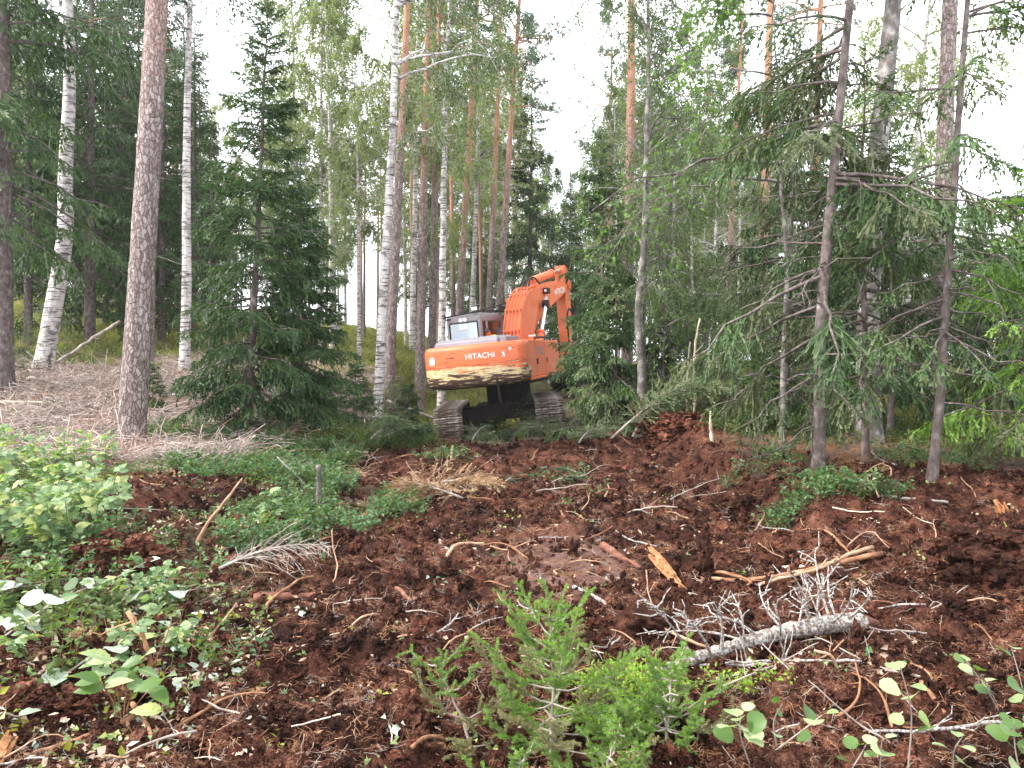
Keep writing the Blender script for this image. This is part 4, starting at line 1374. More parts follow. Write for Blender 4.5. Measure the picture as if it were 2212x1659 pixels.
# ---- the individual trees, left to right
# large pine close by
var = pine(1, 21, .182, 11.5, 2.6, 26, 60, 0, 1, ctrl=ctrl_px([(277, 960), (300, 640), (318, 330), (335, 0)], 11.0))
plant_tree(var, 'pine_tree', 'thick pink-grey flaky-barked pine trunk rising from a mound of needles', 'tree', 277, 11.0)
# curved birch at the far left
var = birch(2, 15, .195, 7.0, 2.4, 26, 40, 12, .065, ctrl=ctrl_px([(90, 797), (118, 640), (143, 500), (140, 360), (152, 170), (146, 0)], 17.0), mats=('birch_bark', 'birch_dark'))
plant_tree(var, 'birch_tree', 'curved white birch leaning from the brushwood, beside the thick pine', 'tree', 90, 17.0)
# birch between pine and spruce
var = birch(3, 15, .125, 7.6, 2.2, 24, 44, 12, .065, ctrl=ctrl_px([(398, 825), (405, 560), (404, 330), (412, 60)], 18.5), mats=('birch_bark', 'birch_dark'))
plant_tree(var, 'birch_tree', 'straight slender birch standing between the thick pine and the dense young spruce', 'tree', 398, 18.5)
# the dense young spruce
var = spruce(4, 6.75, .072, .35, 1.28, .27, 6, .09, 4, .022, 4, .62, .13, .25, .34, .0, ctrl=ctrl_px([(533, 965), (548, 640), (560, 380), (577, 60)], 12.3), hang=.45)
plant_tree(var, 'spruce_tree', 'dense dark green young spruce, foliage down to the bilberries, sparse tip', 'tree', 533, 12.3)
var = spruce(41, 4.2, .05, .25, 1.05, .26, 6, .085, 5, .024, 4, .6, .04, .1, .36, hang=.45)
plant_tree(var, 'spruce_tree', 'shorter bushy spruce crowding the dense young spruce on the excavator side', 'tree', 655, 13.4, rz=1.0)
# birch and pine left of the excavator
var = birch(5, 17, .128, 6.6, 3.4, 30, 60, 12, .065, ctrl=ctrl_px([(812, 862), (832, 560), (848, 300), (862, 0)], 17.5), asym=.1)
plant_tree(var, 'birch_tree', 'tall white birch in front of the pines, next to the excavator cab side', 'tree', 812, 17.5)

SP = [spruce(20, 15, .16, 2.2, 2.3, .40, 5, .15, 3, .036, 3, .75, .05, .05, .40, .8, hang=.75, wob=.04),
      spruce(21, 13, .14, 1.2, 2.1, .38, 5, .15, 3, .036, 3, .80, .05, .05, .40, .5, hang=.75, wob=.04),
      spruce(22, 17, .18, 3.2, 2.5, .42, 5, .16, 3, .038, 3, .70, .08, .05, .45, 1.2, hang=.8, wob=.04)]
PI = [pine(30, 19, .15, 11.0, 2.4, 26, 80, 16), pine(31, 21, .16, 12.0, 2.6, 26, 80, 14), pine(32, 18, .14, 9.0, 2.2, 30, 75, 22, dlow=.3)]
BI = [birch(35, 16, .12, 5.0, 2.5, 34, 44, 11, .088, ('birch_bark', 'birch_hazed')), birch(36, 15, .10, 4.0, 2.2, 34, 44, 11, .085, ('birch_bark', 'birch_hazed')),
      birch(37, 13, .085, 2.0, 2.0, 34, 40, 11, .08, ('birch_bark', 'birch_leaf'))]

# pines in the middle, each read from the photograph: base px, distance, foot and upper pixel for the lean
MIDP = [(838, 21.0, (835, 800), (858, 300), 1.0, 'pine with glowing orange stem directly behind the tall white birch'),
        (905, 24.0, (905, 790), (916, 300), 1.0, 'straight grey-pink pine rising just past the excavator counterweight'),
        (931, 25.0, (931, 770), (942, 300), 1.02, 'pine with orange upper stem, second from the excavator counterweight'),
        (984, 27.0, (984, 680), (1006, 290), .98, 'reddish leaning pine directly above the excavator cab'),
        (1050, 30.0, (1050, 660), (1062, 350), .92, 'thin reddish pine close to the pale pine behind the boom'),
        (1066, 26.0, (1064, 660), (1094, 200), 1.0, 'pale pink pine with long bare stem behind the boom'),
        (1352, 22.0, (1352, 700), (1362, 0), 1.12, 'stout orange pine above the dark-stemmed birch'),
        (1308, 30.0, (1300, 700), (1308, 240), .72, 'smaller forked pine above the excavator arm'),
        (1560, 19.0, (1556, 760), (1578, 250), .60, 'slim pale orange pine behind the peeled saplings'),
        (1637, 17.5, (1634, 800), (1655, 80), .85, 'bright orange pine stem among hanging spruce boughs'),
        (1742, 24.0, (1735, 800), (1760, 0), .95, 'orange pine half hidden by the leaning thin spruce'),
        (2022, 13.0, (2018, 900), (2034, 60), 1.15, 'broad pine with orange plates behind the thinnest spruce stem'),
        (325, 18.5, (322, 810), (334, 400), .62, 'grey pine stem tucked behind the thick flaky pine')]
for k, (px, d, a, b, s, lab) in enumerate(MIDP):
    plant_tree(PI[k % 3], 'pine_tree', lab, 'tree', px, d, None, lean_of(*a, *b), 0, k * 1.7, s)

MIDS = [(8, 14.5, 2, .95, 'dark spruce with dead lower limbs next to the curved birch'),
        (195, 22.0, 0, .95, 'dark spruce between the curved birch and the thick pine, stem bare below'),
        (168, 25.0, 1, .9, 'thin-stemmed spruce beside the grassy slope'),
        (262, 25.5, 2, .72, 'tall dark spruce half behind the thick pine'),
        (350, 23.0, 1, .78, 'dark spruce filling the space behind the slender birch'),
        (455, 20.5, 1, .50, 'low dark spruce behind the dense young spruce'),
        (62, 21.0, 1, .85, 'dark spruce between the curved birch and the dead-limbed spruce'),
        (228, 27.0, 0, .85, 'dark spruce deeper on the slope than the bare-stemmed spruce'),
        (300, 29.0, 1, 1.0, 'dark spruce directly behind the thick pine stem'),
        (420, 27.0, 0, .75, 'dark spruce behind the slender birch, touching the young spruce outline'),
        (1140, 33.0, 2, .80, 'dark drooping spruce behind the excavator boom'),
        (1030, 40.0, 0, .72, 'dim spruce far behind the excavator cab'),
        (1440, 20.5, 1, .55, 'green spruce behind the dark-stemmed birch'),
        (1225, 30.0, 1, .62, 'spruce partly hidden by the excavator arm')]
for k, (px, d, v, s, lab) in enumerate(MIDS):
    plant_tree(SP[v], 'spruce_tree', lab, 'tree', px, d, None, R(1.0), 0, k * 2.1, s)

MIDB = [(718, 26.0, 0, .85, (716, 800), (712, 300), 'thin birch right behind the dense young spruce'),
        (776, 24.0, 1, .72, (775, 810), (775, 480), 'short thin birch near the tall white birch'),
        (952, 23.5, 0, 1.12, (950, 740), (955, 500), 'white birch stem seen over the excavator cab'),
        (890, 31, 0, 1.15, (905, 800), (915, 300), 'birch with wide hanging crown in front of the grey-pink pines'),
        (1015, 33, 0, 1.15, (1015, 780), (1030, 300), 'birch with hanging crown between the reddish pine and the pale pink pine'),
        (690, 27.0, 1, 1.02, (690, 800), (700, 300), 'airy birch with high crown behind the shorter bushy spruce'),
        (1450, 19.0, 2, .72, (1450, 800), (1455, 300), 'leafy birch rising behind the green spruce'),
        (1540, 22.0, 1, .72, (1540, 800), (1545, 300), 'pale leafy birch beyond the peeled saplings'),
        (640, 30.0, 0, 1.02, (630, 800), (628, 0), 'bare-topped pale birch above the dense young spruce'),
        (1590, 16.0, 2, .48, (1590, 800), (1600, 200), 'leafy young birch behind the slim pale orange pine'),
        (1500, 17.5, 2, .50, (1500, 800), (1490, 300), 'leafy young birch beside the green spruce'),
        (1945, 20.0, 0, .9, (1940, 800), (1972, 250), 'pale birch behind the dark old tree')]
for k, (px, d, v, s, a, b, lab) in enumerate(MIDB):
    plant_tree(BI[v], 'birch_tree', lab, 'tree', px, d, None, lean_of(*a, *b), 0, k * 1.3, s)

# spruce in front of the excavator arm and the small one at its foot
var = spruce(50, 6.6, .07, .5, 1.25, .27, 5, .085, 4, .022, 4, .62, .10, .1, .40, .4, ctrl=[(0, 0), (.05, 3), (.1, 6.6)], hang=.6)
plant_tree(var, 'spruce_tree', 'green spruce growing in front of the excavator arm', 'tree', 1296, 16.4)
var = spruce(51, 3.4, .045, .25, 1.05, .25, 5, .085, 4, .022, 4, .6, .05, .1, .45, 0, hang=.75, mats=('spruce_bark', 'spruce', 'spruce_grey'), mix=.4)
plant_tree(var, 'spruce_tree', 'small drooping spruce at the foot of the green spruce by the excavator', 'tree', 1330, 15.4)
# birch with a dark split stem
var = birch(55, 11, .095, 2.6, 1.9, 40, 34, 11, .055, ('old_bark', 'birch_leaf'), ctrl=ctrl_px([(1382, 892), (1390, 760), (1378, 690), (1392, 520), (1398, 200)], 14.6), el0=1.15, asym=None)
plant_tree(var, 'birch_tree', 'birch with dark peeling stem beside the felled spruce heap', 'tree', 1382, 14.6)
var = birch(56, 6.5, .045, 2.4, 1.5, 30, 26, 10, .05, ('old_bark', 'birch_leaf'), el0=1.1)
plant_tree(var, 'birch_tree', 'thin multi-twigged young birch behind the dark peeling birch', 'tree', 1425, 16.5, lean=R(2))

# the right hand group: suppressed, lichen hung spruces and a big old birch
OLD = dict(mats=('spruce_bark', 'spruce_old', 'spruce'), mix=.35)
var = spruce(60, 10.5, .066, 1.1, 1.75, .36, 4, .10, 4, .018, 4, .45, .34, .05, .50, 1.6, ctrl=ctrl_px([(1768, 1030), (1776, 900), (1772, 700), (1790, 500), (1808, 300), (1835, 0)], 8.1), hang=.85, tl=.5, **OLD)
plant_tree(var, 'spruce_tree', 'leaning thin spruce with lichen-hung lower boughs on the peat bank', 'tree', 1768, 8.1)
var = spruce(61, 8.0, .046, 1.3, 1.15, .36, 4, .10, 3, .018, 4, .7, .45, .05, .42, 1.6, ctrl=ctrl_px([(2015, 1068), (2035, 850), (2050, 600), (2068, 350), (2080, 150)], 7.5), hang=.7, mats=('spruce_bark', 'spruce', 'spruce_old'), mix=.3)
plant_tree(var, 'spruce_tree', 'thinnest spruce stem with sparse dark boughs at the edge of the grass', 'tree', 2015, 7.5)
var = spruce(62, 4.6, .045, .9, 1.1, .34, 4, .10, 4, .020, 4, .5, .1, .05, .5, 1.0, hang=.8, **OLD)
plant_tree(var, 'spruce_tree', 'small shaded spruce against the foot of the dark old tree', 'tree', 1872, 8.6)
var = spruce(63, 6.2, .055, .8, 1.45, .36, 5, .10, 4, .020, 4, .55, .2, .05, .46, 1.0, hang=.75, **OLD)
plant_tree(var, 'spruce_tree', 'drooping spruce behind the leaning thin spruce', 'tree', 1700, 12.2)
var = spruce(64, 4.8, .05, .9, 1.5, .38, 5, .11, 4, .024, 4, .6, .1, .05, .42, 1.2, hang=.7)
plant_tree(var, 'spruce_tree', 'dark spruce growing round the dark old tree', 'tree', 1925, 11.6)
var = birch(65, 15, .165, 4.2, 3.0, 16, 44, 11, .07, ('old_bark', 'birch_dark'), ctrl=ctrl_px([(1880, 1020), (1878, 700), (1895, 400), (1912, 230), (1928, 60)], 10.6), el0=.75, hang=.5)
plant_tree(var, 'birch_tree', 'dark old tree with grey patched upper stem and forked limb', 'tree', 1880, 10.6)
# leafy limb reaching over the peat
var = birch(66, 6.6, .04, 2.6, 2.2, 10, 26, 8, .075, ('old_bark', 'aspen_leaf'), ctrl=[(0, 0), (.05, 2.5), (-.1, 4.5), (-.15, 6.6)], el0=.55, hang=.35, asym=math.pi)
plant_tree(var, 'aspen_tree', 'young aspen with round bright leaves over the hanging spruce boughs', 'tree', 1690, 10.2, rz=.1)
var = spruce(67, 3.7, .05, .7, 1.5, .30, 5, .09, 5, .020, 4, .6, .08, .05, .42, .8, hang=.7, mats=('spruce_bark', 'spruce_young', 'spruce_old'), mix=.45)
plant_tree(var, 'spruce_tree', 'bright green spruce reaching in past the thinnest spruce stem', 'tree', 2310, 7.6, rz=2.0)
var = spruce(68, 4.6, .06, .8, 1.6, .34, 5, .10, 4, .022, 4, .6, .1, .05, .42, 1.0, hang=.7)
plant_tree(var, 'spruce_tree', 'dark spruce at the edge of the grass beyond the bright green spruce', 'tree', 2260, 11.5)

for px, d, v, s, lab in ((1835, 13.5, 1, .38, 'shaded spruce behind the small shaded spruce and the dark old tree'), (2110, 13.8, 1, .33, 'dark spruce behind the broad pine at the grass edge'), (1985, 15.0, 0, .32, 'spruce standing behind the dark spruce that rounds the old tree'), (2190, 13.0, 1, .30, 'low dark spruce at the grass behind the bright green spruce'), (1760, 14.5, 1, .40, 'low shaded spruce behind the drooping spruce on the bank'), (1900, 13.0, 1, .34, 'short dense spruce behind the foot of the dark old tree')):
    plant_tree(SP[v], 'spruce_tree', lab, 'tree', px, d, None, 0, 0, px, s)

# forest beyond: copies whose tops follow the treeline
rf = random.Random(7)
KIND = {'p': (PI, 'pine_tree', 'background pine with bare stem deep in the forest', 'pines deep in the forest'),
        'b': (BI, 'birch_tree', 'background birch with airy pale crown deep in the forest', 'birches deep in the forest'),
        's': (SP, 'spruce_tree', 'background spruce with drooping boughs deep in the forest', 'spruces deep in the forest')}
def far_tree(px, d, kind):
    vs_, nm, lab, grp = KIND[kind]
    where = [w for lim, w in ((480, 'on the slope behind the thick pine'), (800, 'behind the dense young spruce'), (1290, 'behind the excavator'), (1700, 'behind the dark peeling birch'), (9999, 'behind the leaning thin spruce')) if px < lim][0]
    lab = lab.replace('deep in the forest', where)
    if d > 50: lab = lab.replace('background', 'distant small-looking')
    v = vs_[rf.randrange(3)]
    x = (px - CX) / FPX * d
    top = EYE + (HOR - (skyline(px) + rf.uniform(-30, 120))) / FPX * d
    h = top - hz1(x, d)
    s = max(.35, min(1.25, h / v[2]))
    plant_tree(v, nm, lab, 'tree', px, d, grp, R(rf.uniform(-1.5, 2.5)), R(rf.uniform(-1.5, 1.5)), rf.uniform(0, 6.28), s)
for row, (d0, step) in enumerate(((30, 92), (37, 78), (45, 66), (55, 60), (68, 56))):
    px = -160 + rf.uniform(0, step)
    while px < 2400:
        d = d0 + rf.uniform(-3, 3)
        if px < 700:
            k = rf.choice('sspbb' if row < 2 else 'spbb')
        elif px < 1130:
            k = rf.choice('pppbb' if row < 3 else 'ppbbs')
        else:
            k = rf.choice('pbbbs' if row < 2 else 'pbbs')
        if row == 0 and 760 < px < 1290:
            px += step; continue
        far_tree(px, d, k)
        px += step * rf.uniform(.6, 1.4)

# ------------------------------------------------------------------ loose soil, fibres, litter (uncountable)
def ico_lump(seed, rough=.35, sub=2, jit=.05):
    import bmesh
    bm = bmesh.new(); bmesh.ops.create_icosphere(bm, subdivisions=sub, radius=1)
    v = np.array([p.co for p in bm.verts]); f = np.array([[q.index for q in p.verts] for p in bm.faces]); bm.free()
    r = 1 + rough * fbm(v[:, 0] * 1.6 + v[:, 2] * 1.1 + seed * 3.7, v[:, 1] * 1.6 - v[:, 2] * .9, seed, 4, .65)
    rng = np.random.default_rng(seed)
    r = r * (1 + .25 * rough * fbm(v[:, 1] * 3.9 + v[:, 2] * 2.7, v[:, 0] * 3.9 - v[:, 2] * 3.1 + seed, seed + 9, 3, .7))
    v = v * r[:, None] * np.array([1, rng.uniform(.6, 1), rng.uniform(.45, .8)]) + rng.normal(0, jit, v.shape)
    return v, f

def field(n, ymin, ymax, rng, spread=.74, mask=None):
    y = np.exp(rng.uniform(math.log(ymin), math.log(ymax), n))
    x = rng.uniform(-1, 1, n) * (spread * y + .3)
    if mask is not None:
        k = rng.random(n) < mask(x, y)
        x, y = x[k], y[k]
    return x, y

rng = np.random.default_rng(100)
vm = []
for k in range(8):
    g = Geo()
    r = np.random.default_rng(k)
    for q in range(9):
        v, f = ico_lump(k * 20 + q + 1, .75, 2, .10)
        g.add(v * r.uniform(.25, .75) * (1.3 if q == 0 else 1) + r.normal(0, .55, 3) * [1, 1, .45], f)
    vm.append(g.mesh('peat_clod', MT['peat'], False))
x, y = field(62000, 2.3, 17.5, rng, mask=lambda a, b: np.maximum(peat(a, b), .75 * (b < 8.5) * (a < 0)) * (1 - .75 * sstep(.25, .75, gauss(a, b, .35, 6.2, .75, 1.3))))
s = np.clip(.0066 * np.exp(rng.normal(0, .68, len(x))) * (y / 3.2) ** .6, .003, .06)
scatter('peat_clods', np.stack([x, y, hz(x, y) + .25 * s], -1), rng.uniform(0, 6.28, (len(x), 3)), s, rng.integers(0, 8, len(x)), vm,
        'crumbled dark reddish brown peat lumps covering the dug strip', 'soil')

x, y = field(2600, 2.3, 16, rng, mask=lambda a, b: peat(a, b) * sstep(.0, .5, fbm(a * 1.3, b * 1.3, 33, 3)))
s = np.clip(.026 * np.exp(rng.normal(0, .45, len(x))) * (y / 3.5) ** .3, .012, .10)
scatter('peat_blocks', np.stack([x, y, hz(x, y) + .15 * s], -1), rng.uniform(0, 6.28, (len(x), 3)), s, rng.integers(0, 8, len(x)), vm, 'larger torn peat blocks heaped in patches along the dug strip', 'soil')

def tangle(seed, n, R_, rad, flat, mat, curl=.5, sides=3, K=6):
    r = np.random.default_rng(seed)
    o = r.normal(0, R_ * .35, (n, 3)) * [1, 1, flat]
    d = nrm(r.normal(size=(n, 3)) * [1, 1, flat])
    L = R_ * r.uniform(.5, 1.5, n)
    b = r.normal(size=(n, 3)) * [1, 1, flat]
    t = np.linspace(-.5, .5, K)
    P = o[:, None] + d[:, None] * (L[:, None] * t)[..., None] + b[:, None] * (curl * L[:, None] * (t ** 2))[..., None] + r.normal(0, .03 * R_, (n, K, 3))
    g = Geo(); tubes(g, P, np.outer(rad * r.uniform(.5, 1.4, n), np.linspace(1, .5, K)), sides)
    return g.mesh('tangle', mat)

vm = [tangle(200 + k, 10, .05, .0011, .45, MT[('root', 'root_pale', 'root', 'dead_wood', 'root')[k % 5]]) for k in range(10)]
x, y = field(8000, 2.3, 14, rng, mask=lambda a, b: np.maximum(peat(a, b), (b < 9) * (a < 0)))
scatter('root_fibres', np.stack([x, y, hz(x, y) + .006], -1), np.stack([rng.normal(0, .3, len(x)), rng.normal(0, .3, len(x)), rng.uniform(0, 6.28, len(x))], -1), rng.uniform(.5, 1.6, len(x)) * (y / 4) ** .35, rng.integers(0, 10, len(x)), vm,
        'fine root fibres matted through the torn peat', 'fibres')

vm = []
for k in range(6):
    r = np.random.default_rng(300 + k); g = Geo()
    n = 6
    t = np.linspace(0, 2 * np.pi, n, endpoint=False)
    ln, wd = r.uniform(.6, 1.4), r.uniform(.15, .5)
    v = np.stack([ln * np.cos(t) * r.uniform(.7, 1.1, n), wd * np.sin(t) * r.uniform(.7, 1.2, n), r.normal(0, .12, n)], -1)
    g.add(np.concatenate([v, v + [0, 0, .1]]), [[0, 1, 2, 3, 4, 5][::-1], [6, 7, 8, 9, 10, 11]]).add(np.concatenate([v, v + [0, 0, .1]]), [[q, (q + 1) % 6, 6 + (q + 1) % 6, 6 + q] for q in range(6)])
    vm.append(g.mesh('wood_chip', MT[('wood_orange', 'root_pale', 'dry_leaf', 'wood_white', 'root_pale', 'dry_leaf')[k]], False))
x, y = field(3000, 2.3, 16, rng, mask=peat)
scatter('wood_chips', np.stack([x, y, hz(x, y) + .008], -1), np.stack([rng.normal(0, .35, len(x)), rng.normal(0, .35, len(x)), rng.uniform(0, 6.28, len(x))], -1), rng.uniform(.006, .022, len(x)) * (y / 4) ** .5, rng.integers(0, 6, len(x)), vm,
        'pale wood splinters and bark chips strewn over the peat', 'chips')

# dry leaves and torn green bits round the broken branches
vm = []
for k in range(8):
    r = np.random.default_rng(330 + k); g = Geo(); n = 7
    o = r.normal(0, .05, (n, 3)) * [1, 1, .25]; dd = r.normal(size=(n, 3)) * [1, 1, .4]
    leaves(g, o, dd, r.normal(0, .6, (n, 3)) + [0, 0, 1], r.uniform(.02, .05, n), r.uniform(.014, .034, n), 0, r.uniform(.1, .6))
    vm.append(g.mesh('leaf_bits', MT[('dry_leaf', 'dry_leaf', 'raspberry', 'birch_leaf', 'underside', 'dry_leaf', 'moss', 'bilberry')[k]], False))
x, y = field(5500, 2.6, 9, rng, .8, mask=lambda a, b: (a < -.9 - .12 * b + .5 * vnoise(a, b, 12)) * .85 * (fbm(a * 1.5, b * 1.5, 17, 2) > -.35) + .04)
scatter('leaf_litter', np.stack([x, y, hz(x, y) + .012], -1), np.stack([rng.normal(0, .3, len(x)), rng.normal(0, .3, len(x)), rng.uniform(0, 6.28, len(x))], -1), rng.uniform(.6, 1.3, len(x)), rng.integers(0, 8, len(x)), vm,
        'dry brown leaves and torn green scraps among the broken branches', 'leaf litter')

# brushwood left by thinning, and needle litter
vm = [tangle(400 + k, 26, .55, .0052, .30, MT[('litter', 'dead_wood', 'litter', 'dead_wood', 'litter', 'root_pale')[k]], .35, 3) for k in range(6)]
x = np.concatenate([rng.normal(-8.6, 2.6, 1000), rng.uniform(-9, -1.5, 260), rng.uniform(-6.4, -3.9, 120)]); y = np.concatenate([rng.uniform(10.3, 17.5, 1000), rng.uniform(17.5, 23, 260), rng.uniform(9.5, 11.0, 120)])
k = peat(x, y) < .2
x, y = x[k], y[k]
scatter('brushwood', np.stack([x, y, hz(x, y) + .05], -1), np.stack([rng.normal(0, .15, len(x)), rng.normal(0, .15, len(x)), rng.uniform(0, 6.28, len(x))], -1), rng.uniform(.5, 1.3, len(x)), rng.integers(0, 6, len(x)), vm,
        'grey and pinkish dry brushwood left lying after thinning', 'brushwood')
vm = [tangle(420 + k, 40, .16, .0016, .35, MT[('litter', 'root_pale', 'dead_wood', 'root', 'root', 'spruce_bark')[k]], .2, 3, 4) for k in range(6)]  # darker half of the list paints in shade under the right-hand trees
a = rng.uniform(0, 6.28, 700); q = rng.random(700) ** .6
x = np.concatenate([-5.3 + 1.3 * q * np.cos(a) + .35, rng.uniform(2.8, 6.5, 500)]); y = np.concatenate([10.75 + .75 * q * np.sin(a) - .25, rng.uniform(8.2, 11.5, 500)])
scatter('needle_litter', np.stack([x, y, hz(x, y) + .03 + .10 * np.exp(-((x + 5.4) ** 2 + (y - 10.8) ** 2) / .4)], -1), np.stack([rng.normal(0, .2, len(x)), rng.normal(0, .2, len(x)), rng.uniform(0, 6.28, len(x))], -1), rng.uniform(.6, 1.3, len(x)), rng.integers(0, 3, len(x)) + 3 * (x > 0), vm,
        'dry needle and twig litter heaped round the tree feet', 'litter')

# bilberry and other low greens
def sprig(seed, mat, h=.16, n=4, nl=9, ls=.036):
    r = np.random.default_rng(seed); g = Geo()
    a = r.uniform(0, 6.28, n); d = nrm(np.stack([np.cos(a) * .55, np.sin(a) * .55, np.ones(n)], -1) + r.normal(0, .15, (n, 3)))
    L = h * r.uniform(.6, 1.2, n); u = np.linspace(0, 1, 4)
    P = r.normal(0, .03, (n, 1, 3)) * [1, 1, 0] + d[:, None] * (L[:, None] * u)[..., None]
    tubes(g, P, np.array([[.0016, .0014, .0012, .0008]]), 3, 1)
    q, tq = lerp_path(P, r.uniform(.2, 1, (n, nl))); q, tq = q.reshape(-1, 3), tq.reshape(-1, 3)
    dl = nrm(tq * .3 + r.normal(0, .8, q.shape) * [1, 1, .5]); q = q + dl * .012
    leaves(g, q, dl, r.normal(0, .35, q.shape) + [0, 0, 1], ls * r.uniform(.7, 1.3, len(q)), ls * .62)
    return g.mesh('sprig', [MT[mat], MT['root']], False)

PATCH = [(560, 1030, 1.1, .95, 620, 0), (440, 945, 1.2, .7, 420, 0), (650, 985, .9, .7, 300, 0), (770, 948, 1.2, .8, 300, 1), (860, 955, .7, .8, 130, 1), (610, 1115, .5, .35, 110, 0),
         (595, 1195, .40, .20, 70, 0), (110, 1340, .5, .25, 30, 1), (330, 1312, .4, .2, 20, 0), (420, 1215, .3, .2, 30, 0), (1745, 1082, .34, .26, 85, 0), (1870, 1085, .40, .12, 36, 0), (1650, 1000, .5, .3, 80, 0),
         (850, 1110, .30, .45, 90, 0), (740, 1140, .30, .35, 80, 0), (830, 890, 1.0, .7, 260, 2), (1350, 1490, .20, .14, 80, 2), (1330, 1560, .2, .12, 22, 2), (1210, 1040, .5, .2, 14, 0), (1250, 1090, .3, .15, 8, 0),
         (1700, 935, 1.4, 1.0, 300, 1), (1560, 900, 1.0, 1.0, 260, 2), (500, 1440, .2, .12, 8, 0), (250, 1420, .5, .2, 14, 1), (60, 1260, .5, .35, 40, 0), (1590, 1500, .10, .08, 9, 2), (200, 1190, .4, .3, 50, 0),
         (2120, 960, 1.6, 2.0, 420, 1), (1990, 1010, .6, .6, 80, 0), (960, 1000, .4, .3, 30, 0), (690, 1060, .4, .4, 70, 0)]
bil_mask = lambda a, b: (1 - np.clip(peat(a, b) * 1.6, 0, 1)) * (.35 + .65 * (fbm(a * .8, b * .8, 91, 2) > .05)) * (1 - .75 * soil_maps(a, b)[1])
pts, idx = [], []
for px, py, rx, ry, n, kind in PATCH:
    c = G(px, py)
    a = rng.uniform(0, 6.28, n); q = rng.random(n) ** .55
    xx = c[0] + rx * q * np.cos(a) + rng.normal(0, .05, n); yy = c[1] + ry * q * np.sin(a)
    keep = fbm(xx * 2.2, yy * 1.6, 44, 3) > -.22
    xx, yy = xx[keep], yy[keep]; n = len(xx)
    pts.append(np.stack([xx, yy, hz(xx, yy) - .01], -1)); idx.append(rng.integers(0, 4, n) + (0, 4, 8)[kind])
xx, yy = field(3000, 5, 24, rng, mask=lambda a, b: sstep(5.5, 8.5, b) * bil_mask(a, b))
if 0: xx, yy = field(3800, 5, 24, rng, mask=lambda a, b: (1 - np.clip(peat(a, b) * 1.6, 0, 1)) * (.35 + .65 * (fbm(a * .8, b * .8, 91, 2) > .05)) * (1 - .75 * soil_maps(a, b)[1]))
pts.append(np.stack([xx, yy, hz(xx, yy) - .01], -1)); idx.append(rng.integers(0, 8, len(xx)))
pts, idx = np.concatenate(pts), np.concatenate(idx)
vm = [sprig(500 + k, 'bilberry') for k in range(4)] + [sprig(510 + k, 'birch_leaf', .18, 4, 8, .042) for k in range(4)] + [sprig(520 + k, 'bilberry_light', .10, 6, 12, .017) for k in range(4)]
scatter('bilberry_cover', pts, np.stack([rng.normal(0, .2, len(pts)), rng.normal(0, .2, len(pts)), rng.uniform(0, 6.28, len(pts))], -1), rng.uniform(.7, 1.5, len(pts)), idx, vm,
        'low bilberry and seedling leaves carpeting the undisturbed forest floor', 'bilberry')

# grass on the slope behind and on the right
def tuft_mesh(seed):
    r = np.random.default_rng(seed); g = Geo(); n = 22
    a = r.uniform(0, 6.28, n); d = nrm(np.stack([np.cos(a) * .5, np.sin(a) * .5, np.ones(n)], -1)); L = r.uniform(.18, .42, n)
    o = r.normal(0, .07, (n, 3)) * [1, 1, 0]; s = nrm(np.cross(d, r.normal(size=(n, 3)))) * .007
    m = o + d * L[:, None] * .55; t = o + d * L[:, None] - np.array([0, 0, .18]) * L[:, None] + nrm(d * [1, 1, 0]) * L[:, None] * .25
    V = np.stack([o - s, o + s, m + s * .8, t, m - s * .8], 1).reshape(-1, 3)
    g.add(V, (np.arange(n) * 5)[:, None] + [0, 1, 2, 3, 4])
    return g.mesh('grass_tuft', MT['grass'], False)
xx, yy = field(20000, 10, 60, rng, .8, mask=lambda a, b: soil_maps(a, b)[2] * .9 + .06 * (b > 17))
scatter('grass', np.stack([xx, yy, hz(xx, yy)], -1), np.stack([np.zeros(len(xx)), np.zeros(len(xx)), rng.uniform(0, 6.28, len(xx))], -1), rng.uniform(.7, 1.5, len(xx)) * np.clip(yy / 22, .8, 2), rng.integers(0, 4, len(xx)), [tuft_mesh(600 + k) for k in range(4)],
        'yellow green grass on the open slope and beyond the bank', 'grass')

# ------------------------------------------------------------------ sticks, roots, logs: each its own thing
def stick_mesh(v, r1, r2, mat, seed, bend=.08, twigs=0, K=14, sides=8, gnarl=.12, tmat=None, tl=.25):
    """v: vector from one end to the other"""
    r = np.random.default_rng(seed)
    v = np.asarray(v, float); L = np.linalg.norm(v)
    t = np.linspace(0, 1, K)[:, None]
    b1 = nrm(np.cross(v, r.normal(size=3))) * L * bend * r.uniform(.5, 1.3)
    P = v * t + b1 * (4 * t * (1 - t)) + nrm(np.cross(v, r.normal(size=3))) * L * bend * .5 * np.sin(t * 6.28 + r.uniform(0, 6)) + r.normal(0, .004 * L, (K, 3))
    rad = (r1 + (r2 - r1) * t[:, 0]) * (1 + gnarl * r.normal(size=K))
    g = Geo(); tubes(g, P, rad[None], sides, 0, True)
    if twigs:
        p, tg = lerp_path(P[None], r.uniform(.15, .95, (1, twigs))); p, tg = p[0], tg[0]
        d = nrm(tg * .6 + nrm(r.normal(size=(twigs, 3))) + [0, 0, .35]); ln = tl * r.uniform(.4, 1.2, (twigs, 1))
        q = np.stack([p, p + d * ln * .35, p + d * ln * .7 + r.normal(0, .05, p.shape) * ln, p + d * ln + r.normal(0, .1, p.shape) * ln], 1)
        tubes(g, q, np.outer(np.full(twigs, max(.0025, r2 * .5)), [1, .8, .6, .35]), 4, 1 if tmat else 0)
    return g.mesh('stick', [MT[mat]] + ([MT[tmat]] if tmat else []))

